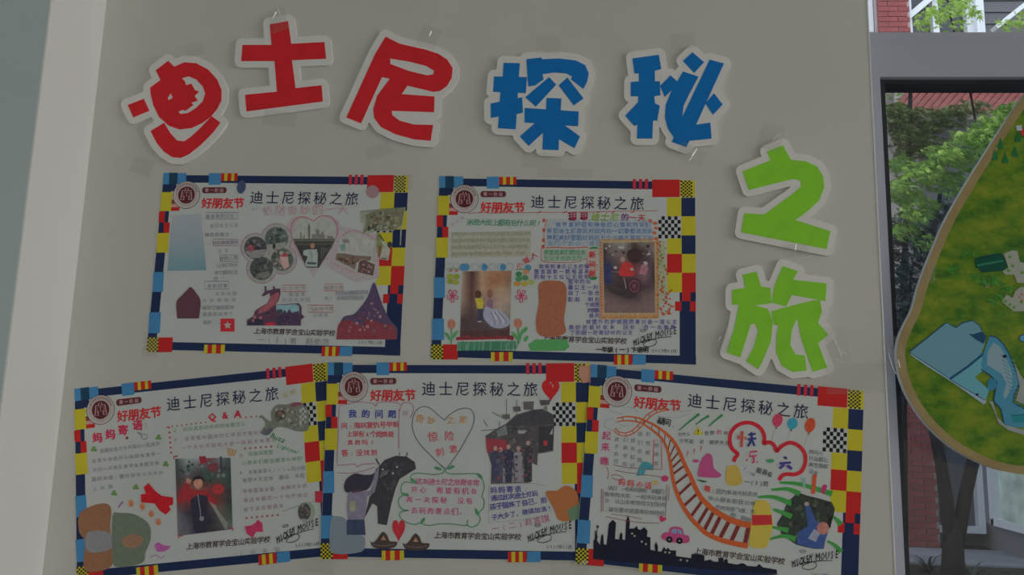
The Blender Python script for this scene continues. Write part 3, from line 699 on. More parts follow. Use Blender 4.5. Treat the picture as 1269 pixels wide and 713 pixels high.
def P2():
    p = PO[1]; S = sheet(1)
    a = S()
    a.poly([(560,289),(658,286),(657,318),(559,320)], (116,115,104)); a.poly([(678,272),(806,272),(806,303),(678,306)], (112,116,120)); a.poly([(676,309),(727,309),(727,322),(674,324)], (106,116,106))
    a.poly([(727,308),(740,308),(739,344),(727,344)], (122,112,108)); a.poly([(813,297),(824,300),(826,360),(813,390)], (112,114,96))
    a.cut('red_divider_line')
    a.line(smooth_line([(580,265),(593,263.6),(612,264.4),(640,263.8),(690,263.4),(730,263),(770,262),(815,261.6)], 4), 0.8, (120,66,60))
    for x in (596, 622, 668, 700, 742, 760, 784): a.line([(x-2,264.4),(x+2.4,262)], 1.1, (122,58,52))
    a.cut('red_box_outline')
    a.line(smooth_line([(678,272),(675,282),(674,292),(675,303),(671,310),(671,322),(675,325)], 4), 0.8, (128,60,54))
    for x, y in ((674,273.5),(674,285.5),(673.5,298),(673,306)): a.poly(ell(x, y, 2.0, 2.6, 9), (126,58,46))
    a.line(smooth_line([(676,307.6),(690,307),(706,307.6),(729,306.6)], 4), 1.2, (134,58,48)); a.line(smooth_line([(675,325),(690,325.6),(712,325.2),(722,323)], 4), 0.8, (128,64,54))
    a.cut('side_heading_frame')
    a.poly([(729,308.5),(733,306.4),(739,306.2),(743,308.6)], (26,92,56)); a.poly([(729,343.8),(741.5,343.6),(738,347),(733,347.4)], (26,92,56))
    a.line([(723,322),(727,321),(728,326),(724,329)], 0.8, (130,60,52)); a.line(rect(728,328.4,740.4,335), 0.8, (130,60,52), True); a.line([(740.6,315),(744,315)], 0.7, (130,60,52))
    # balloons row above the left photo and stems
    a.cut('bead_row')
    for k in range(8):
        x = 556+k*10.8
        a.line(ell(x, 331.2, 4.6, 4.6, 14), 0.5, (84,104,104), True)
        if k % 2 == 0 and k > 0: a.poly(ell(x-1+0.6*k, 331.6, 3.9, 4.4, 12), (52,92,122))
    a.poly(ell(573.8,331.4,3.8,4.6,12), (52,92,122)); a.poly(ell(654.5,332,4,4,12), (54,92,112)); a.line([(639,334.4),(657,333.8)], 0.9, (46,84,60))
    a.line([(554,333),(570,332.8)], 0.8, (60,92,66)); a.poly(rect(557,334,561,337), (118,74,66)); a.poly(rect(564,334,568,337), (118,74,66))
    # coloured scraps, flowers, stems
    for x, y, c in ((558,343,(108,112,44)),(566,343,(96,104,44)),(558,349,(96,106,46)),(565,350,(110,112,48)),(643,340,(44,92,62)),(643,346,(52,96,66)),(651,344.6,(60,92,64)),(652,337.4,(130,90,70)),(641,352,(132,96,44)),(650,352,(122,112,44)),(658,350,(112,116,60))): a.cut('coloured_scrap'); a.poly(ell(x, y, 4.2, 3.4, 9), c)
    for cx, cy in ((561,367),(646,367)):
        a.cut('pink_flower')
        for k in range(5):
            t = 6.283*k/5+0.3; a.line(smooth_line([(cx,cy),(cx+6*math.cos(t-.3),cy+7*math.sin(t-.3)),(cx+7*math.cos(t+.3),cy+8*math.sin(t+.3)),(cx,cy)], 4), 1.1, (128,48,72))
        a.poly(ell(cx, cy, 2, 2, 8), (132,44,70))
    for cx, cy, sx in ((559.5,402,1),(642,401,-1)):
        a.cut('tulip')
        for k in range(4): a.line(ell(cx, cy, 4.6-k*1.1, 5.8-k*1.4, 10), 1.0, (140,80,62), True)
        a.line(smooth_line([(cx,cy+6),(cx+0.4,cy+15),(cx-0.4,cy+25)], 4), 1.6, (58,104,62))
        for s2, yy in ((-1,16),(1,14)): a.poly(smooth_line([(cx,cy+yy+5),(cx+s2*5,cy+yy+1),(cx+s2*8.4,cy+yy-6),(cx+s2*3,cy+yy-3)], 4, True), (58,106,66))
    a.line(smooth_line([(640,431),(645,420),(647,408)], 4), 1.3, (58,104,62))
    for x, y in ((651,409),(652,420),(644,417)): a.poly(ell(x, y, 4.4, 2.4, 10, -1.0), (58,108,66))
    # leaf border of the right photo
    g = random.Random(4); a.cut('leaf_border')
    for k in range(46): a.poly(ell(g.uniform(814.5,827), 300+k*2.0, g.uniform(1.2,2.3), g.uniform(1.0,1.8), 7, g.random()*3), g.choice([(122,60,34),(112,70,38),(92,90,42),(128,56,34)]))
    for k in range(16): a.poly(ell(g.uniform(826,834), g.uniform(360,392), 1.5, 1.3, 7), (128,64,36))
    for x, y in ((806,274),(812,277),(813,283),(811,289),(813,296)): a.poly(ell(x, y, 2.6, 2.0, 8, 0.4), (132,66,42))
    a.build('tinted_text_panel', CRAYON, p)
    # left photo
    a = S(2); D=(56,43,44)
    a.photo([(573.4,336.6),(634,336),(631.5,420),(570,420)],
      [[(112,94,82),(56,34,32),(124,100,82),(120,85,62),(118,82,60),(100,78,62)],[(116,96,84),(58,36,34),(124,100,80),(110,74,52),(114,78,54),(96,74,60)],
       [(118,98,86),(64,42,40),(118,94,76),(118,88,68),(122,100,82),(108,92,76)],[(116,96,86),(66,46,42),(108,88,74),(108,92,82),(126,108,94),(116,100,88)],
       [(92,74,68),(60,46,44),(84,68,62),(104,90,86),(120,106,96),(100,88,80)],[D,(57,44,44),(60,48,50),(74,64,66),(90,82,82),(84,74,74)],[D,D,D,(58,46,48),(66,56,58),D],[(52,40,41)]*6])
    a.poly([(571,410),(631.8,409),(631.5,420),(570,420)], (58,36,38))
    a.poly(ell(592.5,365,4.2,5.0,12), (60,36,30)); a.poly([(589,370),(598,369.6),(599.6,376),(598,383.4),(591.5,383.4)], (158,120,38)); a.poly([(591.5,383),(599,383),(598.6,398),(592,399)], (42,44,58)); a.line([(592,399),(597,398.6)], 1.6, (110,106,108))
    a.poly(ell(607,364.5,3.6,5.4,12), (92,62,56)); a.poly([(603,374),(608,370),(611.5,374),(610.5,384),(604,383)], (92,70,84))
    a.poly(smooth_line([(603,380),(609,383),(618,384.6),(626,390),(631.6,397),(631,403),(622,407),(611,406),(603,399),(599,392),(600,385)], 3, True), (110,110,124))
    for k in range(5): a.line(smooth_line([(608+k*2.2,386),(612+k*3.6,396),(613+k*3.6,404-k*.6)], 3), 1.2, (138,138,146) if k % 2 else (88,88,104))
    a.build('carriage_photo', PHOTO, p, 'photo of a child and a person in a long pale dress')
    a = S(2); g = random.Random(2)
    a.poly([(566,418),(636,416),(637,420),(566,422)], (96,34,38))
    for k in range(16): a.poly(ell(567+k*4.5, 419+g.uniform(-1.5,1.5), 2.2, 1.8, 7), (104,36,40))
    a.poly([(567,424),(639,423),(640,433),(566,435)], (56,94,76))
    for k in range(50): a.line([(567+k*1.46,435),(567.4+k*1.46+g.uniform(-1,1),422+g.uniform(0,4))], 0.7, g.choice([(38,84,62),(92,114,100),(48,92,68)]))
    a.build('grass_strip', CRAYON, p, 'green grass strip with red flowers')
    # right photo
    a = S(2)
    a.poly([(742.5,296.5),(815.5,295.5),(816.5,395),(743.5,396)], (122,104,78)); a.line([(744,298),(814.5,297),(815.5,394),(745,394.6)], 0.9, (130,72,44), True)
    for k in range(24): a.line([(743.4,300+k*3.9),(747.2,302+k*3.9)], 1.0, (134,60,46)); a.line([(812.4,300+k*3.9),(815.6,302+k*3.9)], 0.8, (130,66,44))
    for k in range(12): a.line(smooth_line([(746+k*5.8,391),(749+k*5.8,394),(752+k*5.8,390.4)], 3), 1.3, (140,84,40))
    G=(86,69,69)
    a.photo([(747.5,301.8),(810.9,300.3),(811.6,388),(749,388)],
      [[(66,54,52),(96,90,88),(104,100,98),(58,44,42),(90,86,84),(92,66,58)],[(52,42,44),(84,76,74),(88,78,76),(46,34,34),(54,44,44),(92,86,84)],[(44,40,54),(66,54,56),(90,66,66),(46,34,36),(54,42,44),(70,60,62)],
       [(40,40,66),(54,44,52),(92,44,48),(84,42,46),(92,66,72),(50,40,44)],[(38,36,58),(56,44,46),(52,38,40),(68,46,50),(88,66,72),(42,34,38)],[(54,44,46),(48,38,40),(46,36,38),(62,38,46),(54,40,44),(62,52,54)],
       [(80,65,65),(68,56,56),(50,40,42),(46,36,42),(78,63,63),(82,67,67)],[G,G,(82,66,66),(80,64,64),G,G],[G]*6])
    q = [(749,303),(809,302),(809,318),(749,320)]; a.blots(q, [(120,118,118),(60,46,44),(84,74,72),(46,36,36)], 40, 1.8, 3)
    a.poly(ell(786,317,10,9,14), (44,32,32)); a.poly(smooth_line([(768,342),(769,331),(775,325),(782,327),(786,335),(785,342)], 4, True), (144,38,38)); a.poly(ell(771.5,322,3,3,10), (116,96,90)); a.poly(ell(762.5,332,2.4,2,9), (126,118,112)); a.poly(ell(783,334,2.4,2,9), (118,106,100))
    a.poly([(792,340),(795,329),(801,326),(803,333),(800,341)], (118,80,88)); a.poly(ell(800,326.6,3,2.2,9,0.5), (120,112,110)); a.poly([(749,330),(756,326),(759,334),(757,353),(751,353)], (38,40,70)); a.line([(757,337),(768,337.6)], 0.8, (92,84,84))
    for k in range(3): a.line(ell(786,355,8-k*2.2,9.5-k*2.6,16), 1.4, [(44,32,38),(88,48,56),(56,36,42)][k], True)
    a.poly(ell(786,355,2.6,3,10), (84,50,56)); a.line([(773,344),(776,358)], 1.3, (96,88,86)); a.poly([(752,356),(776,362),(788,369),(780,371),(756,363)], (46,38,40))
    a.build('ride_photo', PHOTO, p, 'photo of people riding an old motor cart')
    # plain slip where a printed figure is drawn
    a = S(2)
    a.poly(smooth_line([(668,352),(684,348),(700,352),(702,372),(699,396),(701,412),(686,418),(668,415),(664,398),(668,375)], 4, True), (112,68,52)); a.poly([(655,427),(664,421),(702,421),(706,430),(700,435),(657,435)], (60,108,64))
    a.build('orange_slip', CRAYON, p, 'plain orange and green patch')
    # handwriting
    a = S(4); a.lines = 'handwriting_line'
    a.text('米奇大街上都有些什么呢?', 583, 275.6, 668, 277, 8.6, (36,92,66), 0.006, slant=0.15, jit=0.4)
    a.text('妙小米', 561, 278.6, 573, 270.6, 4.5, (112,82,88), 0)
    for k, t in enumerate(['米奇大街上有好多好吃的店我们在店里看到很', '多好看的衣服还有玩具我们在街上看见花车里', '有米奇和唐老鸭还有公主们大家一起跳舞唱歌', '真快乐我们都很喜欢米奇大街上的每一个地方']):
        a.text(t, 562, 290.4+k*8.2, 656-k*2, 289.6+k*8.2, 5.2, (104,100,82), 0, jit=0.3, seed=k)
    a.text('玥玥', 709.5, 268.6, 723.6, 268.2, 11, (104,26,50), 0.02, jit=0.3); a.text('迪士尼', 738, 269, 761.5, 269.4, 10.5, (92,112,28), 0.015, slant=0.2, jit=0.3); a.text('的', 774.5, 269.4, 774.6, 269.4, 10, (84,40,88), 0.015); a.text('一天', 784, 270, 795, 270.6, 10, (116,40,40), 0.015, jit=0.3)
    B=(52,80,116)
    for k, (t, x0, x1, y) in enumerate([('我怀着好奇和神秘的心情和同学们',692,803,278.6),('来到迪士尼游玩对园内的一切事都感到新',681,806,286.4),('神和美妙里面好玩的七个小矮人冒险了对',681,806,294.6),('有几个的小…是的',682,742,301.8)]):
        a.text(t, x0, y, x1, y+0.4, 7.0, B if k < 3 else (74,98,114), 0.004, jit=0.35, seed=k)
    a.text('那里是我们的任务', 677, 313, 723, 313.2, 6.6, (44,100,66), 0.004, jit=0.3); a.text('个公主在跳工作', 677, 320.4, 718, 320.6, 6.4, (58,106,76), 0.002, jit=0.3)
    V=(54,42,100)
    rows = [('我来到漫乐公主的城',671,727,330.6),('堡里我数一数有温来',665,727,337),('的有十五位公主我知',665,727,343.6),('里中的仙',707,729,349.4),('暮公主一别',707,738,356.4),('细了一张合',707,740,363.6),('影照 明右',707,740,371.4),('个城堡',728,740,378),('的故事',731,740,385),('是天',733,740,391.6),
            ('城堡外的护城我愿意计画一座公主',729,836,399.2),('奥妙的最好就来 回校…合一去歌舞',708,834,406),('了很细一定要好好的公主',709,781,412.6)]
    for k, (t, x0, x1, y) in enumerate(rows): a.text(t, x0, y, x1, y-0.2, 6.4, V, 0.008, jit=0.35, seed=k)
    for k, ch in enumerate('新问题'): a.text(ch, 734, 316+k*12, 734, 316+k*12, 8.6, (146,34,38), 0.02)
    a.text('小矮人', 643.5, 329.5, 661.5, 317, 7.6, (140,40,48), 0.014, jit=0.4); a.text('们', 660, 322, 660, 322, 5, (124,64,76), 0)
    a.text('一年级(一)卞语明', 742, 433.4, 800, 433.8, 7.6, (24,22,28), 0.03)
    a.build('handwriting', INK, p)
P2()

def P3():
    p = PO[2]; S = sheet(2)
    a = S()
    a.lines = None; a.cut('star_row')
    for k in range(9): a.text('★', 208+k*5.9, 529.5-k*0.75, 208+k*5.9, 529.5-k*.75, 3.6, (122,58,66))
    for k in range(3): a.text('★', 305+k*6.6, 517.4-k*0.6, 305+k*6.6, 517.4-k*.6, 3.8, (130,40,48))
    for k in range(6): a.text('★', 210+k*0.5, 530+k*6.2, 210+k*.5, 530+k*6.2, 4.4, (132,40,44))
    for k in range(6): a.text('★', 304+k*6.5, 556-k*0.5, 304+k*6.5, 556-k*.5, 4.2, (118,54,64))
    for k in range(7): a.text('★', 306+k*6.4, 642-k*0.6, 306+k*6.4, 642-k*.6, 4.6, (126,48,60))
    for x, y in ((117,557),(197,542.5),(206,575.5),(169,604),(142,611.5)):
        a.cut('clover')
        for k in range(3): a.poly(ell(x+2*math.cos(2.1*k-1.5), y+2*math.sin(2.1*k-1.5), 2.2, 1.8, 8), (72,98,54))
    for x, y in ((163,624),(177,628),(188,637),(197,647)):
        a.cut('small_flower')
        a.poly(ell(x, y, 3.4, 4.6, 10), (134,90,64)); a.poly(ell(x, y+1, 1.4, 2, 8), (128,70,56))
    a.cut('doodle')
    a.line(smooth_line([(178,541),(172,537),(171,536),(176,537.6),(182,539),(183,543),(178,544.6),(175,540)], 3), 0.6, (60,70,68))
    a.cut('doodle')
    a.poly(ell(158,543,2,1.8,8), (96,40,50)); a.line([(147,629),(153,622)], 1.8, (112,60,96))
    a.cut('red_bow')
    a.poly(zc(105,585,7.92)((585,150),(630,110),(700,190),(760,235),(871,250),(871,320),(830,335),(850,370),(800,420),(740,380),(690,310),(560,300),(555,220),(605,215)), (138,24,30))
    a.cut('pink_bow')
    a.poly(zc(245,573,5.094)((300,405),(340,400),(370,380),(380,362),(410,385),(415,440),(370,440),(350,478),(310,450)), (130,40,66))
    a.cut('pink_fish')
    a.poly([(192,675),(197,672),(203,676),(212,677),(209,681),(203,684),(196,684),(193,679)], (124,62,110)); a.line(smooth_line([(187,691),(194,688),(200,692),(205,689)], 4), 1.4, (120,92,118))
    a.cut('photo_corner')
    for x, y, sx in ((216,566,1),(222,664.5,1),(289,655,-1)): a.cut('photo_corner'); a.line([(x,y+3),(x,y),(x+5*sx,y-.4)], 1.5, (120,36,46))
    a.cut('red_tab')
    a.poly(rect(391,609,400,623), (126,36,48)); a.line([(350,634),(390,621)], 0.6, (88,100,92))
    a.cut('orange_squiggle')
    for k in range(4): a.line([(284+k*2,565),(283+k*3.4,555+k)], 1.3, (140,92,40))
    a.build('tinted_text_panel', CRAYON, p)
    a = S(2)
    a.photo([(217.6,568.7),(285.8,567.5),(288.7,656),(220.8,664.5)],
      [[(50,56,58),(110,113,115),(112,112,115),(90,48,52),(84,90,92),(48,58,60)],[(44,50,52),(82,86,88),(64,62,64),(58,60,58),(74,54,54),(40,54,54)],[(46,48,50),(72,56,56),(46,38,38),(45,55,52),(54,62,58),(38,54,54)],
       [(78,40,42),(96,52,52),(100,70,64),(92,42,44),(84,44,44),(35,50,50)],[(84,44,46),(88,42,44),(58,42,48),(92,40,42),(72,44,44),(35,48,48)],[(76,74,80),(44,42,48),(38,35,44),(45,42,50),(76,66,62),(38,52,50)],
       [(78,76,82),(60,58,66),(35,32,42),(38,35,42),(60,62,58),(58,66,62)],[(74,72,78),(68,66,72),(38,32,42),(46,40,45),(50,52,52),(86,90,88)]])
    z = zc(205, 590, 7.92)
    q = [(219,570),(284,569),(286,600),(221,606)]; a.blots(q, [(48,66,62),(38,50,50),(84,90,90),(60,72,66)], 34, 2.4, 4)
    a.poly(z((115,240),(200,60),(250,50),(240,120),(300,140),(400,140),(500,240),(510,290),(450,260),(410,230),(400,300),(260,290),(230,240),(130,265)), (112,34,38)); a.poly(z((245,235),(320,180),(420,200),(410,420),(400,550),(290,560),(265,400)), (36,34,46))
    a.poly(z(*ell(325,70,46,58,14)), (132,92,80)); a.poly(z((272,60),(280,15),(330,-5),(375,20),(378,60),(350,30),(300,35)), (30,26,28)); a.poly(z((215,20),(260,40),(250,80),(205,70)), (124,88,78))
    a.poly(z(*ell(520,130,58,52,14)), (120,40,42)); a.poly(z((430,250),(500,290),(520,340),(620,470),(600,540),(520,400)), (92,92,84)); a.line(z((320,180),(345,330),(350,420)), 0.9, (100,98,100)); a.poly(z(*ell(360,420,24,24,8)), (96,92,94))
    a.poly([(247,566),(255,565.5),(257,573),(249,576)], (104,34,42)); a.poly([(257,576),(269,574),(272,583),(260,585)], (86,44,50)); a.line([(274,566),(275,586)], 2.6, (40,46,56))
    a.build('red_jacket_photo', PHOTO, p, 'photo of a child in red with arms raised')
    a = S(3); z = zc(295, 480, 7.92)
    a.poly(smooth_line(z((330,330),(325,260),(350,200),(400,170),(480,170),(560,150),(630,170),(690,220),(700,330),(695,410),(650,435),(560,430),(480,400),(380,395),(300,470),(225,450),(270,370),(245,310),(205,300),(235,275),(290,320)), 3, True), (80,82,74))
    a.poly(z(*ell(420,275,52,52,18)), (48,44,42)); a.poly(z(*ell(415,268,28,26,14)), (104,66,60)); a.poly(z((510,200),(540,150),(620,150),(640,170),(560,190)), (92,52,60)); a.poly(z((225,445),(330,390),(350,420),(280,478)), (62,66,74))
    q = z((350,210),(460,180),(680,200),(690,410),(500,395),(360,370)); a.blots(q, [(96,96,86),(62,64,56),(110,104,98),(70,66,60)], 40, 2.2, 6)
    for i in range(6):
        for j in range(4):
            if (i+j) % 2 == 0: a.poly(z(*rect(580+j*24, 200+i*26, 604+j*24, 226+i*26)), (112,112,112) if j > 0 else (84,82,80))
    a.build('grey_gadget_cutout', PHOTO, p, 'grey green round cut-out over chequered print')
    a = S(3); e = ell(377.5,634.5,8,11,18); a.poly(ell(380,635,11,13,18), (100,106,96)); a.poly(e, (52,50,50)); a.blots(e, [(74,64,62),(40,46,46),(96,80,76),(58,52,58)], 20, 1.8, 2); a.line([(372,644),(384,645)], 1.6, (104,104,106)); a.build('oval_photo', PHOTO, p, 'small oval photo')
    # plain slip where two printed figures are glued
    a = S(3)
    a.poly(smooth_line([(98,640),(108,630),(128,624),(138,630),(137,655),(141,690),(136,704),(112,709),(104,700),(106,672),(99,660)], 4, True), (98,70,52)); a.poly(smooth_line([(108,662),(124,658),(138,663),(138,680),(110,684)], 4, True), (92,92,94))
    a.cut('grey_green_slip'); a.poly(smooth_line([(140,640),(150,636),(168,638),(185,650),(187,668),(181,684),(176,698),(146,703),(140,690)], 4, True), (74,80,70)); a.poly(smooth_line([(152,668),(166,662),(178,668),(172,678),(156,678)], 4, True), (104,78,62))
    a.build('brown_slip', CRAYON, p)
    a = S(4); a.lines = 'handwriting_line'
    for ch, x, y in zip('妈妈寄语', (121.5,137.5,153,171), (542.5,538.5,533,527)): a.text(ch, x, y, x, y, 13, (138,34,56), 0.035)
    a.text(':', 181, 526, 181, 526, 10, (120,44,60), 0.02)
    for k, (t, x0, y0, x1, y1) in enumerate([('亲爱的宝贝今天我们一起来到',127,559,196,550),('这里玩得很开心妈妈希望你一',117,571.5,197,562.5),('天比一天快乐要学会勇敢坚强',118,582.5,195,574),('面对困难 要好好学习天天向',117,594,200,586),('上加油',118,606,137,603)]):
        a.text(t, x0, y0, x1, y1, 5.6, (88,90,94), 0, jit=0.4, seed=k)
    a.text('Q', 263.5, 516.5, 263.5, 516.5, 13, (136,28,40), 0.03); a.text('&', 279.5, 514.5, 279.5, 514.5, 12, (136,28,40), 0.03); a.text('A', 295, 513, 295, 513, 13, (136,28,40), 0.03)
    GR=(78,102,84)
    for k, (t, x0, y0, x1, y1, c) in enumerate([('Q 玩玩具总动员的时候要怎么',217,533.5,302,525.5,GR),('A 这要看你喜欢什么项目才能玩得',218,545,325,536,(100,84,94)),('一个人玩不如和大家一起玩才有意思',228,555.5,340,545,(108,78,90)),('Q 你喜欢哪里',299,564,336,560.5,GR),('小朋友们都去哪里玩呢好',303,574,372,568.5,GR),
         ('A 我最喜欢Alice的小屋',299,586,376,580,(88,90,98)),('有很多花还有 蘑菇 真是',304,595.6,375,589.5,(88,88,98)),('我很喜欢去看 各种花车表',304,609,378,602.5,(104,84,92)),('演还有烟花一个也不错过',305,620,379,613.5,(104,84,94)),('我下次还要再来',305,632,349,627,(104,84,94))]):
        a.text(t, x0, y0, x1, y1, 5.8, c, 0, jit=0.4, seed=k)
    a.text('Buzz', 339, 540, 352, 545.5, 9, (36,92,54), 0.012, slant=0.15); a.text('Lightyear', 346, 552.5, 369, 560, 6.8, (44,98,62), 0.004, slant=0.1)
    a.text('啦啦', 354, 490, 364, 486, 7, (122,114,58), 0); a.text('一3 班 张 钰', 292, 687, 344, 681, 6.4, (92,94,100), 0, jit=0.5)
    a.build('handwriting_line', INK, p)
P3()

def P4():
    p = PO[3]; S = sheet(3)
    a = S(); M_=(112,62,88)
    a.cut('question_frame')
    a.line(smooth_line([(421,503),(432,501),(445,498.6),(462,500),(466,504),(470,499),(490,499),(497,502)], 3), 0.8, M_); a.line([(421,503),(420,520),(419.6,545),(418,575)], 0.8, M_); a.line([(495,507),(494.6,530),(494.6,556)], 0.9, M_)
    a.line(smooth_line([(418,577),(430,576),(440,575.6),(444,579),(448,576),(465,574.6)], 3), 0.9, M_); a.line(smooth_line([(418,586),(435,586.6),(450,584),(465,579)], 3), 0.8, M_)
    a.line(smooth_line([(495,512),(498,502),(503,499),(510,500.6),(513,506),(511,514),(508,518)], 4), 0.8, M_); a.text('环', 503, 513, 503, 513, 8, (114,84,100), 0)
    a.cut('heart_outline')
    z = zc(495, 495, 7.92)
    a.line(smooth_line(z((450,205),(400,170),(340,115),(290,80),(235,72),(180,98),(145,150),(128,230),(135,300),(165,380),(220,460),(290,530),(350,590),(410,645),(465,685)), 3), 0.9, (52,58,66)); a.line(smooth_line(z((450,205),(480,165),(560,110),(640,88),(700,100),(732,150),(735,200),(715,280),(660,380),(600,490),(540,580),(490,645),(465,685)), 3), 0.9, (52,58,66))
    a.cut('vine_frame')
    z = zc(490, 575, 7.92); V=(56,96,70)
    for pts in (((480,50),(470,90),(380,105),(280,95),(190,95),(150,130),(190,160),(175,185),(95,180),(60,220),(65,290),(95,300),(45,330),(35,390),(75,450),(130,455),(60,470),(45,510),(90,560),(160,590),(220,590),(240,570)), ((490,60),(520,95),(640,100),(760,95),(830,105),(850,140),(871,200),(871,250),(850,320),(871,350),(865,430),(820,480),(835,540),(810,595),(750,620),(705,595),(715,550)), ((270,590),(340,605),(420,590),(560,590),(680,605),(720,600))):
        a.line(smooth_line(z(*pts), 3), 1.3, V)
    for x, y, r in ((420,45,0.3),(550,35,-0.4),(270,560,-1),(830,120,0.8),(100,300,0.2),(800,470,1.2),(180,170,0.6)): a.poly(ell(*z((x,y))[0], 5, 2, 10, r), V)
    a.line(z((430,0),(490,60)), 0.6, V); a.line(z((560,0),(500,60)), 0.6, V)
    a.cut('note_frame'); a.line([(608,600),(660,599),(676,602)], 0.7, (96,96,92)); a.line([(606,600),(606,648),(640,645),(680,639)], 0.6, (104,104,98))
    a.cut('red_heart'); a.poly(heart(494.5, 656, 16, 28), (132,36,44)); 
    a.cut('balloon_heart'); a.poly(heart(682.5, 482.5, 22, 27), (140,30,30)); a.poly([(684.4,477),(686,477),(685,482)], (122,112,110))
    for x, y, k in ((475.5,668.5,0),(515.5,670.5,1)):
        a.cut('pirate_hat')
        a.poly(smooth_line([(x-16,y+2),(x-13,y+4),(x-8,y),(x-4,y-6),(x,y-9.5),(x+5,y-5),(x+8,y+2),(x+17,y+3),(x+15,y+9),(x+6,y+11.5),(x-8,y+11),(x-14,y+8)], 3, True), (52,44,42)); a.poly([(x-3,y+1),(x,y-5),(x+3.5,y+1)], (120,84,66))
        a.line(smooth_line([(x-13,y+6),(x,y+8),(x+14,y+6)], 3), 0.8, (84,72,66))
    a.build('drawing', CRAYON, p)
    a = S(2); z = zc(590, 490, 6.2)
    out = z((75,310),(110,290),(150,262),(230,220),(310,150),(440,110),(520,105),(595,150),(600,240),(592,430),(475,450),(470,540),(430,520),(430,660),(400,672),(115,680),(120,540),(85,420))
    a.poly(out, (54,50,52)); a.blots(out, [(66,60,60),(42,40,44),(76,70,66),(48,44,50)], 90, 3.0, 21)
    a.poly(z((230,235),(310,160),(440,118),(520,112),(592,155),(596,215),(480,230),(330,235)), (44,42,46)); a.poly(z((155,275),(230,230),(245,300),(170,320)), (78,84,82))
    a.poly(z((480,240),(596,240),(590,420),(480,440)), (38,36,40)); a.poly(z((565,300),(590,250),(588,300)), (112,112,108)); a.poly(z((515,350),(545,345),(550,385),(520,390)), (118,36,42)); a.poly(z((320,270),(395,270),(370,295),(325,295)), (104,104,104))
    a.poly(z((75,330),(130,335),(230,345),(250,400),(200,430),(110,440),(85,440)), (104,38,46))
    for x, w_, y0, c in ((150,34,430,(44,46,64)),(190,24,440,(52,52,68)),(250,40,420,(38,38,54)),(325,36,430,(96,90,98)),(400,36,390,(36,38,40))):
        a.poly(z((x-w_,y0+20),(x,y0-10),(x+w_,y0+20),(x+w_*.8,y0+110),(x+w_*.6,668),(x-w_*.6,668),(x-w_*.8,y0+110)), c); a.poly(z(*ell(x, y0-22, 15, 19, 10)), (118,94,86))
    for x in (215, 285, 355): a.poly(z((x-8,560),(x+8,560),(x+10,670),(x-10,670)), (92,88,92))
    for l in (((235,30),(235,160)),((312,35),(312,150)),((125,130),(240,190)),((40,272),(160,262)),((60,190),(90,240)),((180,200),(180,260))): a.line(z(*l), 0.8, (60,58,58))
    a.poly(z((365,50),(445,48),(440,112),(368,112)), (66,60,60)); a.poly(z((488,38),(575,36),(560,75),(500,80)), (58,52,56)); a.poly(z((525,85),(545,80),(550,130),(515,115)), (84,80,80)); a.poly(z((285,90),(340,85),(345,125),(290,125)), (62,60,58)); a.poly(z((200,150),(260,145),(260,185),(210,180)), (66,66,60))
    a.blots(z((110,400),(460,380),(430,660),(120,670)), [(52,48,56),(38,38,46),(70,62,66),(84,44,50),(58,58,70)], 60, 2.0, 24)
    a.build('ship_photo', PHOTO, p, 'cut-out photo of people before a dark ship')
    a = S(2); z = zc(420, 560, 5.94)
    a.poly(z((275,130),(340,60),(420,30),(500,35),(560,75),(570,125),(450,200),(420,270),(390,380),(355,540),(290,530),(285,400),(250,380),(190,490),(230,330),(265,290)), (42,40,44))
    q = z((290,140),(350,70),(420,40),(540,80),(440,190),(380,370),(300,380)); a.blots(q, [(46,44,48),(38,36,40),(52,50,54)], 40, 2.6, 22)
    for x, y in ((325,130),(430,112),(400,158)): a.poly(ell(*z((x,y))[0], 1.4, 1.2, 8), (118,118,118))
    for k in range(4): a.line(z((305+k*14,190-k*6),(325+k*14,145-k*4)), 0.6, (96,96,98))
    a.line(z((505,5),(500,35)), 1.2, (52,50,52)); a.line(z((450,5),(448,30)), 1.0, (52,50,52)); a.line(z((275,50),(300,95)), 1.8, (52,50,52))
    a.poly(z((70,300),(160,295),(235,285),(270,160),(300,95),(290,200),(265,300),(210,330),(205,400),(190,500),(70,500),(62,400)), (90,84,98)); a.poly(z((62,500),(190,498),(200,612),(60,610)), (40,48,66)); a.poly(smooth_line(z((40,260),(60,200),(120,160),(190,170),(250,165),(270,150),(240,240),(200,285),(110,290),(60,300)), 3, True), (38,36,46))
    a.poly(z(*ell(105,400,26,40,12)), (104,104,84)); a.poly(z((95,290),(160,270),(180,290),(100,305)), (58,44,48))
    a.build('cannon_photo', PHOTO, p, 'cut-out photo of a child hugging a cannon')
    a = S(3)
    a.poly(smooth_line([(411,643),(422,640),(430,645),(433,660),(450,664),(453,672),(448,684),(414,686),(409,672)], 3, True), (84,92,100)); a.build('pale_slip', INK, p, 'plain pale blue glued slip')
    a = S(3)
    a.poly(smooth_line([(676,610),(690,608),(700,602),(710,605),(716,614),(718,640),(704,646),(692,644),(686,630)], 3, True), (118,72,44)); a.poly([(703,632),(718,624),(718,643),(706,646)], (70,88,70)); a.build('orange_slip', INK, p, 'plain orange glued slip')
    a = S(3); a.poly([(718,454),(733,453),(732,474),(722,475),(717,464)], (128,90,78)); a.build('pink_slip', INK, p)
    a = S(4); a.lines = 'handwriting_line'
    a.text('我的问题', 437.5, 513, 486.5, 513.4, 10, (34,46,100), 0.022, jit=0.35)
    R_=(130,36,52)
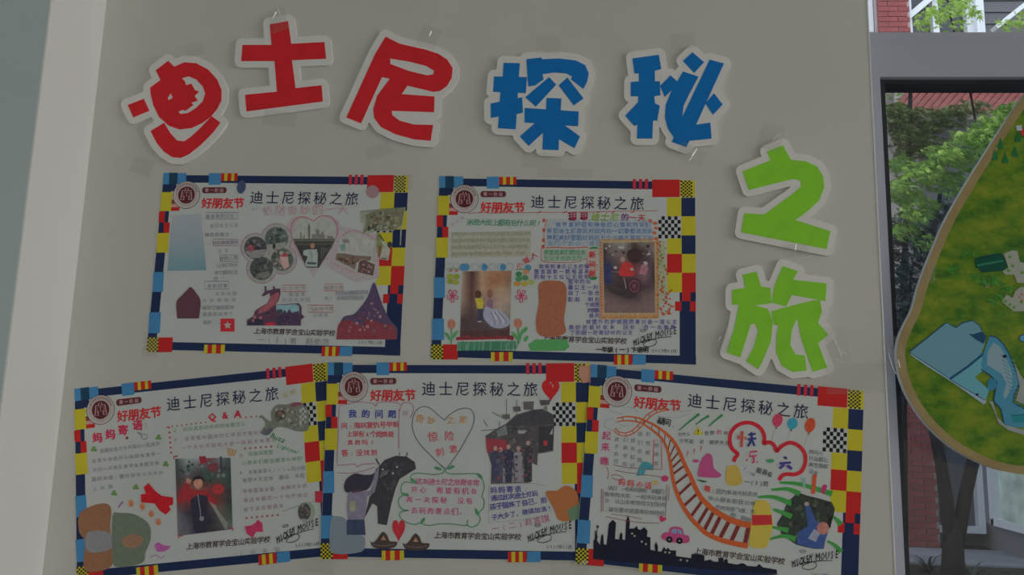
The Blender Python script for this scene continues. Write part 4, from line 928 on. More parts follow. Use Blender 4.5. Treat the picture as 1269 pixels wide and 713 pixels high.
    for k, (t, x0, y0, x1, y1, s_) in enumerate([('问:海妖复仇号甲板',427,528,491,526,8.6),('上现有6个炮筒是',434,538,485,538.4,8.0),('真的吗?',434.6,548.6,462,548.4,7.0),('答:没找到',428,561.6,464,561,8.6)]): a.text(t, x0, y0, x1, y1, s_, R_, 0.012, jit=0.35, seed=k)
    a.text('奇妙', 521, 519, 535, 521.5, 11, (138,92,54), 0.004, jit=0.3); a.text('之旅', 559, 521, 574, 520, 10, (138,96,50), 0.004, jit=0.3)
    a.text('惊险', 537, 541.5, 557, 540.4, 13, (136,52,60), 0.004, jit=0.3); a.text('刺激', 545.5, 560.6, 562, 556.6, 11, (134,56,62), 0.004, jit=0.3)
    PK=(128,46,82)
    for k, (t, x0, x1, y) in enumerate([('这次迪士尼之旅是非常',519.5,590.5,597),('开心 希望有机会',514,587.5,607.5),('再一次探秘 没有',508,582,619.5),('去玩的景点们。',514,574,633)]): a.text(t, x0, y-0.5, x1, y+1.4, 8.6, PK, 0.008, jit=0.4, seed=k)
    BL_=(36,36,96)
    for k, (t, x0, y0, x1, y1) in enumerate([('妈妈寄语:',612,607.5,652,605.5),('通过此次迪士尼玩',612,617.4,663,611.8),('孩子锻炼了自己，胆',611,628,674,620),('子大多了，继续加油!',613,641,681,629.6)]): a.text(t, x0, y0, x1, y1, 8.2, BL_, 0.012, jit=0.35, seed=k)
    a.text('一(二)赵言琪', 614, 655, 676, 643, 9.6, (122,60,84), 0.004, jit=0.5)
    a.build('handwriting_line', INK, p)
P4()

def P5():
    p = PO[4]; S = sheet(4)
    a = S(); OR=(150,62,34); TI=(84,34,34)
    a.cut('cloud_outline')
    for pts in ([(759,506),(763,501),(770,503),(774,506),(778,504),(785,507),(792,511)], [(750,530),(748,525),(754,520),(761,520),(764,524),(772,528),(778,527)], [(757,510),(765,512),(772,513)], [(750,530),(760,533),(770,530)], [(812,512),(820,506),(832,508),(845,510),(856,509)], [(815,516),(836,518),(852,514)]): a.cut('cloud_outline'); a.line(smooth_line(pts, 3), 0.5, (88,100,98))
    a.cut('roller_coaster')
    up = [(764,518.7),(776,516.5),(788.5,517.7),(798,521),(808,525.6),(816,530.5),(824,536.4),(831,543),(837.6,552),(842,561),(845.5,569.7),(850,580),(855,590),(861,604),(868,616.5),(875.5,624.5),(883,631.4),(893,638),(906,644.7),(918,648.6),(931,651)]
    lo = [(765,522.6),(776,521.6),(788.5,522.8),(797,526),(804,530.5),(812.5,536.5),(820,544),(825,553),(827.8,562),(829.4,569),(830.7,575.6),(831.6,582),(832.9,590),(835.6,603),(840.6,616.5),(847.5,630),(856.5,643),(865,652),(873,659.6),(884,665.6),(894.6,669.5),(910,673.4),(926,676.4)]
    u2 = [(762,530.5),(767,535.4),(775,536.6),(783,533.8),(790,527.6),(796,520.4),(803,513.2),(812,508.6),(826,505.6)]; l2 = [(761,534),(767,539),(776,540.2),(785,537),(793,530.6),(799,523.4),(806,516.4),(814,511.6),(826,508.4)]
    for i in range(1, 8): a.line([u2[i], l2[i]], 0.7, TI)
    a.line(smooth_line(u2, 3), 1.3, OR); a.line(smooth_line(l2, 3), 1.3, OR)
    U = smooth_line(up, 6); Lw = smooth_line(lo, 6)
    for k in range(21):
        t = (k+0.5)/21; t = t**0.9; i = min(int(t*len(U)), len(U)-1); j = min(int(t*len(Lw)), len(Lw)-1)
        a.line([U[i], Lw[j]], 1.0+6.5*max(0, t-0.3), TI)
    a.line(U, 1.6, OR, taper=(0.8, 5.0)); a.line(Lw, 1.6, OR, taper=(0.8, 4.2))
    for q in (((841,533.6),(866,513.2)),((861.5,526.4),(878,515.4)),((877.5,529),(894.6,514.2))): a.cut('green_slash'); a.line([q[0], ((q[0][0]+q[1][0])/2, (q[0][1]+q[1][1])/2-0.6), q[1]], 3.0, (40,92,58), taper=(0.4, 1.1))
    for bx, by, rx, ry, c in ((962.6,521,6.2,8.2,(138,44,64)),(981,525,6.6,7.2,(44,104,122)),(1002.8,527,6.4,9.2,(148,54,34))):
        a.cut('balloon'); a.poly(ell(bx, by, rx, ry, 22, 0.25), c); a.poly([(bx-3.4,by+ry+2),(bx-1,by+ry-1),(bx-.4,by+ry+2.4)], tuple(int(x*.7) for x in c)); a.line([(bx-2,by+ry+1),(bx-5,by+ry+9),(bx-7,by+ry+17)], 0.4, (96,92,90))
    a.cut('red_cloud_bubble')
    z = zc(890, 515, 7.925)
    a.line(smooth_line(z((148,455),(160,415),(185,378),(130,325),(108,250),(122,165),(180,100),(270,70),(355,88),(420,140),(447,215),(442,275),(490,262),(540,290),(568,350),(610,305),(690,268),(770,290),(835,360),(848,450),(815,540),(745,578),(670,575),(620,590),(590,635)), 4), 4.8, (142,30,38))
    a.cut('skyline')
    z = zc(740, 590, 5.945); z2 = zc(840, 595, 6.04)
    top = z((-28,468),(-20,470),(-16,400),(-8,398),(-4,470),(20,505),(28,440),(35,425),(45,440),(48,500),(68,505),(85,350),(115,320),(138,345),(130,462),(160,465),(165,430),(175,410),(185,430),(185,465),(205,470),(212,330),(225,285),(240,330),(236,385),(270,385),(290,365),(300,390),(320,395),(345,375),(368,400),(365,445),(390,450),(390,540),(425,548),(420,510),(432,480),(445,515),(445,552),(470,555),(490,520),(505,540),(520,525),(535,545),(578,545),(578,588)) + \
          z2((95,582),(100,550),(195,560),(195,602),(240,592),(262,607),(300,610),(300,578),(335,578),(338,615),(345,590),(368,590),(370,618),(440,630),(470,620),(490,622),(515,640),(580,645),(605,625),(630,650),(735,668))
    bot = [(962,711.5),(900,707),(820,700),(760,695),(735,692.5)]
    a.poly(top+bot, (22,24,34))
    for x, y in ((783,661),(786,664),(795,671),(800,674),(824,684),(829,684.6),(843,693.6),(851,694.6)): a.poly(rect(x-1.1, y-1.1, x+1.1, y+1.1), (112,110,96))
    a.cut('pink_car')
    a.poly(smooth_line([(819,666),(822,660),(828,659),(830,654),(838,652.4),(845,655),(847,662),(853,664),(853.5,671),(846,673),(828,671)], 4, True), (126,52,84)); a.poly([(831,660),(833,655.6),(838,655),(838,661)], (84,100,124)); a.poly([(839.4,655.2),(844,657),(845,662),(839.4,661)], (84,100,124))
    for x, y in ((829,668.4),(841.4,670)): a.poly(ell(x, y, 4, 4, 14), (22,22,26)); a.poly(ell(x, y, 1.2, 1.2, 8), (100,96,98))
    GN=(46,100,48)
    for q in (((965,598),(990,600),(1030,612)),((955,607),(975,606),(990,612)),((938,616),(958,616),(980,624)),((957,631),(966,634),(980,640)),((953,668),(970,664),(985,668)),((1024,670),(1034,676),(1041,684)),((1031,640),(1036,644),(1041,650)),((956,653),(966,655),(976,657))): a.cut('grass_blade'); a.line(smooth_line(q, 4), 7.0, GN, taper=(0.35, 1.0))
    a.cut('lamp_post'); a.line([(739,680),(740,653)], 0.8, (26,26,32)); a.poly(ell(740.4,652.4,1.6,1.8,8), (26,26,32)); a.poly(ell(738.8,665,1.8,3,8), (26,26,32))
    a.cut('teal_hammer'); a.poly(zc(740,500,7.13)((345,640),(370,560),(400,510),(450,520),(500,550),(490,590),(430,585),(410,635)), (48,100,108))
    a.cut('pink_heart'); a.poly(heart(820.5,643,9,8,24,0.4), (132,40,62)); a.cut('pink_blossom'); a.poly(ell(823.5,593,4.6,4,9), (128,44,76)); a.cut('yellow_star'); a.poly(ell(812,598,3,3,8), (134,110,60))
    a.cut('warning_sign'); a.poly([(858.5,539),(865,528.6),(871,539)], (142,122,42)); a.line([(864.6,532),(864.8,536)], 1.2, (36,32,28)); a.poly(ell(864.8,537.6,.6,.6,6), (36,32,28))
    a.cut('coloured_strip'); a.poly([(992,592),(997,592),(997,604),(994,605)], (92,116,110)); a.cut('coloured_strip'); a.poly([(1006,588),(1011,588),(1009,612),(1004,612)], (148,60,36)); a.cut('coloured_strip'); a.poly([(1015,608),(1020,600),(1024,602),(1020,613)], (128,38,76))
    a.cut('scroll_outline'); DK=(96,50,60)
    for pts in ([(760,576),(780,580),(820,582)], [(762,583),(780,586),(828,592)], [(751,578),(754,586),(752,594)], [(745,606),(745,635)], [(747,606),(747,633)], [(758,637),(775,639),(795,643)], [(751,640),(775,645),(800,648),(816,648)], [(826,600),(824,640)], [(829,602),(828,620)], [(757,590),(763,588),(772,592),(766,595),(758,592)]): a.cut('scroll_outline'); a.line(smooth_line(pts, 3), 0.7, DK)
    a.cut('text_box_outline')
    a.line(zc(740,500,7.13)((498,322),(565,330),(568,575),(490,560)), 0.9, (128,36,44), True)
    a.build('drawing', CRAYON, p)
    a = S(2); z = zc(890, 573, 5.095)
    out = z((365,390),(400,330),(430,250),(500,190),(560,210),(640,230),(710,250),(730,290),(720,350),(680,440),(660,545),(600,545),(490,520),(400,460))
    a.poly(out, (38,42,38)); a.blots(out, [(48,56,46),(30,32,32),(58,62,52),(36,44,38)], 60, 2.8, 31)
    a.poly(z((540,260),(562,250),(612,372),(680,385),(690,430),(655,542),(600,540),(490,515),(500,440),(560,400)), (42,58,98)); a.poly(z((560,480),(600,420),(640,440),(610,500)), (100,102,116)); a.poly(z(*ell(655,415,38,40,14)), (126,82,74)); a.poly(z(*ell(553,262,16,14,9)), (118,104,100)); a.poly(z((690,350),(720,330),(700,420),(680,380)), (28,24,26))
    a.build('slide_photo', PHOTO, p, 'cut-out photo of a child in blue in a dark tube')
    a = S(3); a.poly(smooth_line([(864,588),(868,571),(876,562),(882,566),(884,580),(893,588),(888,592),(868,591)], 3, True), (124,52,86)); a.poly(ell(861.5,571.4,4,2.2,10), (124,56,88)); a.poly([(862,594),(870,595),(877,597),(870,598)], (40,66,50)); a.build('pink_slip', INK, p, 'plain pink patch')
    a = S(3); a.poly(smooth_line([(899,598),(900,580),(905,577),(912,577),(916,583),(919,598),(909,602)], 3, True), (130,110,52)); a.build('yellow_slip', INK, p, 'plain yellow patch')
    a = S(3); a.poly(smooth_line([(930,650),(933,625),(938,620),(950,621),(954,632),(957,650),(950,676),(942,679),(928,676)], 3, True), (134,118,48)); a.poly([(931,638),(955,638),(956,650),(931,651)], (132,34,36)); a.build('yellow_and_red_slip', INK, p, 'plain yellow and red glued slip')
    a = S(4); a.lines = 'handwriting_line'; DKI=(44,46,54)
    for ch, x, y in zip('起来瞧', (751.5,750,749), (540,554,571.5)): a.text(ch, x, y, x, y, 11, (126,38,72), 0.014)
    for t, x, y0, y1 in (('进子去找',764,544.5,571.5),('们美学校',775,545,575),('城市和识',784,546,577),('我们会细',793,538,570),('初悠做',803,538,561),('新朋友',813.6,552,574)):
        for k, ch in enumerate(t): yy = y0+(y1-y0)*k/(len(t)-1); a.text(ch, x-k*.3, yy, x-k*.3, yy, 6.2, (72,74,82), 0)
    a.text('疑问.', 819, 522, 834, 525.5, 9.6, (24,24,28), 0.02); a.text('为什么', 842, 538.5, 852.4, 537.4, 5, DKI, 0.004); a.text('会飘', 875, 537, 882, 536.4, 6, DKI, 0.002); a.text('的', 890.4, 535.6, 890.4, 535.6, 6.2, (136,50,70), 0.01); a.text('呢', 899, 537, 899, 537, 5.6, DKI, 0)
    a.text('它不能 说“被表失去', 844, 546.6, 900, 549, 6.0, DKI, 0.002, jit=0.3)
    for k in range(3): a.text('?', 851.4+k*8.4, 562.5-k*3.4, 851.4+k*8.4, 562.5-k*3.4, 11, (124,42,56), 0.004)
    a.cut('bubble_lettering'); z = zc(890, 515, 7.925)
    a.line(z((230,155),(222,310)), 3.2, (140,46,42)); a.line(z((195,195),(195,235)), 2.4, (140,46,42)); a.line(z((255,210),(265,235)), 2.2, (140,46,42))
    for q in (((290,190),(360,180)),((285,235),(368,225)),((318,165),(325,230),(285,305)),((325,240),(350,300))): a.line(z(*q), 2.6, (34,38,84))
    for q in (((375,352),(310,358),(300,400),(370,395)),((340,395),(345,455),(325,465)),((272,430),(280,445)),((370,450),(378,460))): a.line(z(*q), 2.2, (134,42,72))
    a.poly(z(*ell(505,445,38,19,14)), (46,100,64)); a.line(z((640,405),(665,425)), 3.0, (50,40,92)); a.line(z((595,470),(705,462)), 3.0, (50,40,92)); a.line(z((640,480),(595,520)), 3.4, (50,40,92)); a.line(z((670,490),(715,525)), 3.6, (50,40,92))
    a.text('?…→', 922, 581, 932, 587, 8.0, (60,62,66), 0); a.text('最喜', 939.5, 583, 947, 585, 7.6, (40,42,48), 0.006); a.text('爱', 953, 588, 953, 588, 7, (40,42,48), 0.004); a.text('一(3)班', 925, 597, 948, 599.4, 7.2, (40,42,48), 0.006)
    for k, t in enumerate(['想问为', '什么都么', '再生我都', '没有']): a.text(t, 1004, 560+k*8, 1004+6*(len(t)-1), 562+k*8, 6, (62,64,70), 0.002, jit=0.4)
    a.text('略:', 876, 605.6, 883, 607, 8.4, (140,42,40), 0.024)
    for k, (t, x0, y0, x1, y1) in enumerate([('因为极速光轮走得',890,609,935,612.6),('快小朋友和我玩呀',880,617.4,932,624),('的时候会飞慢，不',889,628.6,932,634.4),('哈 啊啊',908,638.6,926,644)]): a.text(t, x0, y0, x1, y1, 6.6, (62,64,72), 0.002, jit=0.4, seed=k)
    a.text('妈妈の话', 770.5, 597.6, 803, 601.6, 8.8, (136,42,42), 0.016, jit=0.3)
    for k, (t, x0, x1, y) in enumerate([('认识 一些新的朋友 就看见',756,820,604.6),('我带你大家 一起来玩真快',752,823,612.6),('乐 过山车有惊险又好玩你',752,822,620.4),('以后要到这里来玩呀哈哈',757,820,631)]): a.text(t, x0, y, x1, y+5, 6.4, (58,60,68), 0.002, jit=0.45, seed=k)
    a.build('handwriting_line', INK, p)
P5()

# ------------------------------------------------------------------ clear tape
def tape_mat():
    m = bpy.data.materials.new('clear_tape'); m.use_nodes = True; nt = m.node_tree; nt.nodes.clear()
    o = nt.nodes.new('ShaderNodeOutputMaterial'); t = nt.nodes.new('ShaderNodeBsdfTransparent'); d = nt.nodes.new('ShaderNodeBsdfDiffuse')
    g = nt.nodes.new('ShaderNodeBsdfGlossy'); g.inputs['Roughness'].default_value = 0.12
    d.inputs['Color'].default_value = (0.62,0.61,0.58,1); t.inputs['Color'].default_value = (0.985,0.983,0.98,1)
    x = nt.nodes.new('ShaderNodeMixShader'); x.inputs['Fac'].default_value = 0.06
    y = nt.nodes.new('ShaderNodeMixShader'); y.inputs['Fac'].default_value = 0.045
    nt.links.new(t.outputs[0], x.inputs[1]); nt.links.new(d.outputs[0], x.inputs[2]); nt.links.new(x.outputs[0], y.inputs[1]); nt.links.new(g.outputs[0], y.inputs[2]); nt.links.new(y.outputs[0], o.inputs[0])
    return m
M_TAPE = tape_mat()
M_FOLD = mat('fold_glint_white', (0.9,0.9,0.9), 0.28, 0.8, metal=0.35)
def tape(cx, cy, w_, h_, rot, front, label, crinkle=0.0006, seed=0, folds=()):
    """strip centred on photo point (cx,cy), w_ x h_ photo pixels, lying `front` proud of the wall"""
    g = random.Random(seed+int(cx)); x0, z0 = wall_xy(cx, cy+h_/2)
    t = empty('clear_tape', (x0, -front, z0)); tag(t, label, 'tape', None)
    nx, nz = 10, 5; v = []; px = 0.00128
    for i in range(nx+1):
        for j in range(nz+1):
            a, b = (i/nx-0.5)*w_*px, (j/nz-0.5)*h_*px
            v.append((a*math.cos(rot)-b*math.sin(rot), -0.0003-abs(g.gauss(0, crinkle)), a*math.sin(rot)+b*math.cos(rot)+h_/2*px))
    f = [(i*(nz+1)+j, (i+1)*(nz+1)+j, (i+1)*(nz+1)+j+1, i*(nz+1)+j+1) for i in range(nx) for j in range(nz)]
    mesh('tape_film', v, f, M_TAPE, t, True)
    for (u0, v0, u1, v1) in folds:      # bright slivers added on the folds, angled to give glints
        a0, a1 = wall_xy(u0, v0), wall_xy(u1, v1); wd = 0.0017
        q = [(a0[0]-x0, -0.0030, a0[1]-z0), (a0[0]-x0+wd*.5, -0.0030+wd*.35, a0[1]-z0), (a1[0]-x0+wd, -0.0030+wd*.72, a1[1]-z0), (a1[0]-x0, -0.0032, a1[1]-z0)]
        mesh('fold_glint', q, [(0,1,2,3)], M_FOLD, t)
F_ = 0.0062
for cx, cy, w_, h_, rot, fr, lab in [
    (242,62,26,18,0.2,F_,'clear tape above the red character with the detached dot'),
    (176,206,30,22,-0.3,F_-0.004,'clear tape below the red character with the detached dot'),
    (345,25,24,34,0.3,F_,'clear tape above the red character with post and two bars'),
    (348,148,44,20,-0.1,F_,'clear tape below the red character with post and two bars'),
    (532,46,26,30,-0.35,F_,'clear tape above the red character with hooked foot'),
    (470,188,34,18,0.4,F_,'clear tape below the red character with hooked foot'),
    (679,56,32,24,0.0,F_,'clear tape above the blue character with two crossbars'),
    (672,200,50,20,-0.05,F_,'clear tape below the blue character with two crossbars'),
    (845,52,32,22,0.1,F_,'clear tape above the blue character with long slash'),
    (856,192,34,22,-0.4,F_,'clear tape below the blue character with long slash'),
    (955,170,30,36,-0.3,F_,'clear tape above the green zigzag character'),
    (985,312,30,16,0.1,F_,'clear tape between the two green characters'),
    (893,425,22,26,0.2,F_,'clear tape left of the green character with curved legs'),
    (1036,428,26,44,0.1,F_,'clear tape right of the green character with curved legs'),
    (186,430,20,26,0.0,0.0026,'clear tape on lower corner of heart-photo poster'),
    (500,226,24,20,0.1,0.0026,'clear tape on upper corner of heart-photo poster'),
    (700,215,70,12,0.0,0.0026,'long clear tape on top edge of green-heading poster'),
    (395,702,40,16,-0.1,0.0044,'clear tape under the seam between Q & A poster and ship poster'),
    (705,705,44,18,0.05,0.0062,'clear tape under the seam between ship poster and roller-coaster poster'),
    (1062,470,76,36,0.06,0.0062,'wide clear tape between roller-coaster poster and window edge')]:
    tape(cx, cy, w_, h_, rot, fr, lab, folds={345:[(340,26,344,18),(349,22,346,14)], 532:[(533,48,535,42)], 856:[(856,196,862,186),(853,201,856,197)], 955:[(956,176,963,169),(960,172,968,168)],
        1036:[(1030,418,1034,428),(1036,430,1040,442),(1040,436,1046,440),(1033,445,1042,450)], 186:[(178,424,184,421),(176,430,180,427)], 893:[(888,424,891,418)], 985:[(983,312,984,304)]}.get(cx, ()))

# ------------------------------------------------------------------ green picture board hanging at the window
M_RIM = mat('tan_cut_edge', (0.42,0.31,0.14), 0.6, 0.2, noise=(25, 0.12, 3))
def grass_mat():
    m = bpy.data.materials.new('printed_grass'); m.use_nodes = True; nt = m.node_tree; b = nt.nodes['Principled BSDF']
    b.inputs['Roughness'].default_value = 0.4; b.inputs['Specular IOR Level'].default_value = 0.25
    tc = nt.nodes.new('ShaderNodeTexCoord'); mp = nt.nodes.new('ShaderNodeMapping'); mp.inputs['Scale'].default_value = (1,1,1.7)
    n = nt.nodes.new('ShaderNodeTexNoise'); n.inputs['Scale'].default_value = 24; n.inputs['Detail'].default_value = 6; n.inputs['Roughness'].default_value = 0.62
    r = nt.nodes.new('ShaderNodeValToRGB'); e = r.color_ramp.elements
    e[0].position = 0.30; e[0].color = (0.03,0.12,0.012,1); e[1].position = 0.72; e[1].color = (0.30,0.36,0.02,1)
    k = e.new(0.44); k.color = (0.09,0.23,0.012,1); k = e.new(0.55); k.color = (0.19,0.30,0.015,1)
    nt.links.new(tc.outputs['Object'], mp.inputs['Vector']); nt.links.new(mp.outputs[0], n.inputs['Vector']); nt.links.new(n.outputs['Fac'], r.inputs['Fac']); nt.links.new(r.outputs['Color'], b.inputs['Base Color'])
    return m
M_GRASS = grass_mat()
BD = 0.016                                            # back of the board, just in front of the frame
outl = [(1300,92),(1285,104),(1269,118.5),(1242,158),(1215.5,200),(1201,223),(1181.6,256),(1168.5,281),(1160.7,300),(1150,325),(1143,344),(1137.8,360),(1131.6,383),(1121.6,403),(1114.7,420),(1112,437),(1113.5,453),(1116.5,468),(1125.5,491),(1143,518.7),(1164.8,542),(1188,560),(1217.8,575.6),(1241,583.5),(1269,588.4),(1310,590),(1360,580),(1400,555),(1425,515),(1430,460),(1415,400),(1420,330),(1410,250),(1385,170),(1350,110),(1322,90)]
outl = smooth_line(outl, 3, True)
def bxy(p_, d=BD-0.012): return wall_xy(p_[0], p_[1], d)
o2 = [bxy(p_) for p_ in outl]
cxm = sum(p_[0] for p_ in o2)/len(o2); zmin = min(p_[1] for p_ in o2)
brd = empty('picture_board', (cxm, BD, zmin)); tag(brd, 'green picture board with tan edge hanging in front of the window', 'board')
def inset(lp, d):
    n = len(lp); out = []
    ar = sum(lp[i-1][0]*lp[i][1]-lp[i][0]*lp[i-1][1] for i in range(n))
    sg = 1 if ar > 0 else -1
    for i in range(n):
        a, b = Vector(lp[(i-2) % n]), Vector(lp[(i+2) % n]); t = (b-a).normalized()
        out.append((lp[i][0]-t.y*d*sg, lp[i][1]+t.x*d*sg))
    return out
L0 = [(p_[0]-cxm, p_[1]-zmin) for p_ in o2]; L1 = inset(L0, 0.0122)
slab('board_core', [L0], 0.0, -0.010, mat('white_board_core', (0.75,0.75,0.76), 0.5, 0.3), brd)
slab('tan_rim', [L0, L1], -0.010, -0.0115, M_RIM, brd)
slab('grass_print', [L1], -0.010, -0.0112, M_GRASS, brd)
K_PAPER_KEEP = K_PAPER
tob = lambda u, v: (bxy((u, v))[0]-cxm, bxy((u, v))[1]-zmin)
a = Art(tob, 0.01125)
z = zc(1169, 280, 5.94)
g = random.Random(5)
for k in range(60):
    x, y = g.uniform(1150,1268), g.uniform(140,575)
    if x > 1290-0.62*(y-90) - (0 if y < 430 else 400) and y < 470+ (x-1120)*0.72:
        a.cut('grass_tuft')
        for q in range(3): a.poly(ell(x+g.uniform(-3,3), y+g.uniform(-1.5,1.5), g.uniform(1,2.6), g.uniform(.5,1.1), 7, g.uniform(-.4,.4)), (44,84,24))
for x, y, r in ((225,370,9),(280,400,10),(330,420,9),(380,400,10),(430,420,9),(470,470,8),(380,560,8),(60,320,6),(190,200,9),(420,520,8)):
    c = z((x, y))[0]; a.cut('bush_print')
    for q in range(14): a.poly(ell(c[0]+g.gauss(0, r*.45), c[1]+g.gauss(0, r*.28), g.uniform(1,2.6), g.uniform(.7,1.6), 7, g.uniform(-.5,.5)), g.choice([(36,80,28),(30,70,34),(46,90,28)]))
a.cut('green_hut'); a.poly(z((235,245),(270,228),(390,203),(430,203),(445,230),(475,295),(440,330),(285,345),(262,310),(240,305)), (8,46,36)); a.poly(z((245,285),(440,250),(448,262),(250,300)), (26,74,54)); a.line(z((235,245),(430,203)), 0.8, (6,32,28))
PTH=(98,100,92)
a.cut('stone_path'); a.poly(z((445,205),(510,180),(545,185),(565,265),(620,280),(650,420),(545,420),(520,360),(455,360),(435,335),(480,310)), PTH); a.poly(z((430,560),(465,505),(510,530),(530,480),(570,450),(660,450),(660,630),(520,630),(470,590)), PTH)
for x, y in ((490,230),(510,295),(580,345),(455,555),(490,580),(520,600),(575,560),(480,330)): c = z((x, y))[0]; a.poly(ell(c[0], c[1], 2.2, 2.0, 9), (58,90,38))
for x, y in ((578,505),(560,525),(577,550)): c = z((x, y))[0]; a.poly(ell(c[0], c[1], 1.3, 1.1, 8), (126,44,44))
c = z((323,443))[0]; a.poly(ell(c[0], c[1], 2.2, 2.2, 9), (100,104,84)); a.poly(ell(c[0], c[1], 1.3, 1.3, 8), (24,24,24))
a.cut('red_roof_print'); a.poly([(1264,160),(1275,158),(1276,168),(1266,168)], (126,30,34)); a.poly([(1259,156),(1266,155),(1267,162),(1260,162)], (108,116,122))
a.cut('tree_print')
for x, y in ((1233,192),(1246,196),(1258,188),(1262,170),(1240,178)): a.poly([(x-4,y+6),(x,y-8),(x+4,y+6)], (20,66,38))
z = zc(1100, 360, 6.479); z6 = zc(1100, 450, 5.095)
a.cut('blue_building_print')
a.poly(z((180,495),(185,520),(330,620),(480,713)) + z6((420,130),(610,265),(625,240),(420,95)), (98,112,118))
a.poly(z((180,495),(470,262),(550,300),(600,262),(680,243),(735,280),(760,330),(792,380),(770,460),(740,530),(500,705),(400,645)), (66,96,106))
a.line(z((180,492),(470,260),(550,300),(600,262),(680,243),(735,280),(760,325)), 1.3, (18,44,66))
a.poly(z((500,713),(760,500),(800,560),(770,640),(700,700)) + z6((640,170),(620,235),(400,110)), (64,104,114))
a.line(z((180,500),(495,708)) + z6((400,108),(612,235)), 0.9, (18,44,66)); a.line(z((500,712),(640,615),(775,505)), 3.0, (16,48,72)); a.poly(z((648,350),(690,352),(760,330),(795,375),(770,430),(715,400)), (18,44,66))
c = z6((565,200))[0]; a.poly(ell(c[0], c[1], 2.0, 1.6, 8), (18,22,28))
a.cut('blue_slide_print')
body = z((820,365),(870,375),(930,430),(975,510),(1000,580),(1030,650),(1050,713)) + z6((815,60),(830,130),(800,200),(790,250),(861,290),(905,300),(905,410),(780,405),(735,380),(715,290),(670,240),(680,180),(690,120),(650,80),(590,40)) + z((760,640),(750,590),(770,500))
a.poly(body, (44,88,106)); a.poly(z((850,420),(900,450),(950,530),(990,640),(1010,713)) + z6((780,80),(790,140),(760,200),(740,230),(730,200),(750,130),(720,70)) + z((800,600),(800,500)), (84,102,108)); a.line(body[:12], 1.5, (14,44,70)); a.line(body[15:22], 1.3, (14,44,70))
for k in range(14): a.line([(1240+k*1.3,440+k*5.4),(1248+k*1.1,446+k*5.0)], 0.8, (40,78,98)); a.line([(1250+k*.9,446+k*5.0),(1258+k*.7,448+k*4.8)], 0.6, (66,96,106))
c = z((940,530))[0]; a.poly(ell(c[0], c[1], 2.8, 2.2, 10), (14,16,22)); a.poly(z6((630,120),(650,92),(685,110),(690,150),(655,180),(630,165)), (34,80,98)); a.poly(z6((780,330),(905,325),(905,375),(790,378)), (24,84,90)); a.line(z6((780,330),(905,325)), 0.8, (12,46,60))
a.cut('pale_path_print'); a.poly(z6((640,240),(665,245),(690,340),(740,390),(861,425),(905,430),(905,465),(861,455),(760,425),(700,380),(675,310)), (94,98,98)); a.poly(z6((800,0),(830,60),(861,110),(905,130),(905,265),(861,262),(810,240),(835,150)), (94,98,96))
a.cut('pond_print'); c = z((1085,385))[0]; a.poly(ell(c[0]+2, c[1], 6, 4.6, 12), (60,98,118)); a.line(ell(c[0]+2, c[1], 6, 4.6, 12), 0.9, (18,48,76), True)
a.build('grass_tuft', INK, brd)
# the bundle of tape that fixes the board to the frame
tape(1107, 436, 20, 36, 0.15, 0.0050, 'crumpled clear tape joining picture board and window frame', 0.0016, 3, folds=[(1098,438,1103,456),(1101,450,1107,464),(1097,433,1104,436),(1110,446,1112,456)])
tape(1156, 337, 9, 26, -0.1, -0.0030, 'small clear tape on edge of green picture board', 0.0004, 3)

# ------------------------------------------------------------------ outside: courtyard, brick building, trees
def leafmat(name, c, tr):
    m = bpy.data.materials.new(name); m.use_nodes = True; nt = m.node_tree; nt.nodes.clear()
    o = nt.nodes.new('ShaderNodeOutputMaterial'); d = nt.nodes.new('ShaderNodeBsdfPrincipled'); t = nt.nodes.new('ShaderNodeBsdfTranslucent'); x = nt.nodes.new('ShaderNodeMixShader')
    gm = nt.nodes.new('ShaderNodeNewGeometry'); r = nt.nodes.new('ShaderNodeValToRGB'); e = r.color_ramp.elements
    e[0].color = (*[q*0.6 for q in c], 1); e[1].color = (*[min(1, q*1.35) for q in c], 1)
    nt.links.new(gm.outputs['Random Per Island'], r.inputs['Fac']); nt.links.new(r.outputs['Color'], d.inputs['Base Color']); nt.links.new(r.outputs['Color'], t.inputs['Color'])
    d.inputs['Roughness'].default_value = 0.45; d.inputs['Specular IOR Level'].default_value = 0.35; x.inputs['Fac'].default_value = tr
    nt.links.new(d.outputs[0], x.inputs[1]); nt.links.new(t.outputs[0], x.inputs[2]); nt.links.new(x.outputs[0], o.inputs[0])
    return m
M_LEAF = leafmat('maple_leaf', (0.19,0.33,0.06), 0.38)
M_LEAF_HI = leafmat('maple_leaf_highlight', (0.36,0.52,0.10), 0.4)  # paler yellow-green; crown highlights are put into its colour
M_LEAF_OL = leafmat('olive_leaf', (0.16,0.20,0.06), 0.25)
M_LEAF_DK = leafmat('dark_shade_leaf', (0.045,0.065,0.06), 0.1)  # near-black leaf; the courtyard shade is put into its colour
M_BARK = mat('bark', (0.022,0.018,0.020), 0.9, 0.05, noise=(12, 0.2, 3))
M_SOIL = mat('garden_soil', (0.05,0.045,0.042), 0.9, 0.05, noise=(8, 0.3, 4))
M_BRICK = mat('red_brick', (0.30,0.085,0.085), 0.8, 0.1, noise=(6, 0.25, 3))
M_BRICK2 = mat('dark_red_brick', (0.24,0.065,0.07), 0.8, 0.1, noise=(6, 0.25, 3))
M_MORT = mat('mortar', (0.42,0.33,0.33), 0.9, 0.05)
M_WFR = mat('white_window_frame', (0.74,0.75,0.80), 0.4, 0.4)
M_DPANE = mat('dark_window_pane', (0.055,0.055,0.075), 0.12, 0.4)
M_PPANE = mat('reflection_pane', (0.60,0.68,0.60), 0.2, 0.5, noise=(5, 0.4, 5))  # pale green stands in for foliage reflected in the glass
M_SLAT = mat('grey_siding', (0.14,0.135,0.15), 0.6, 0.2)
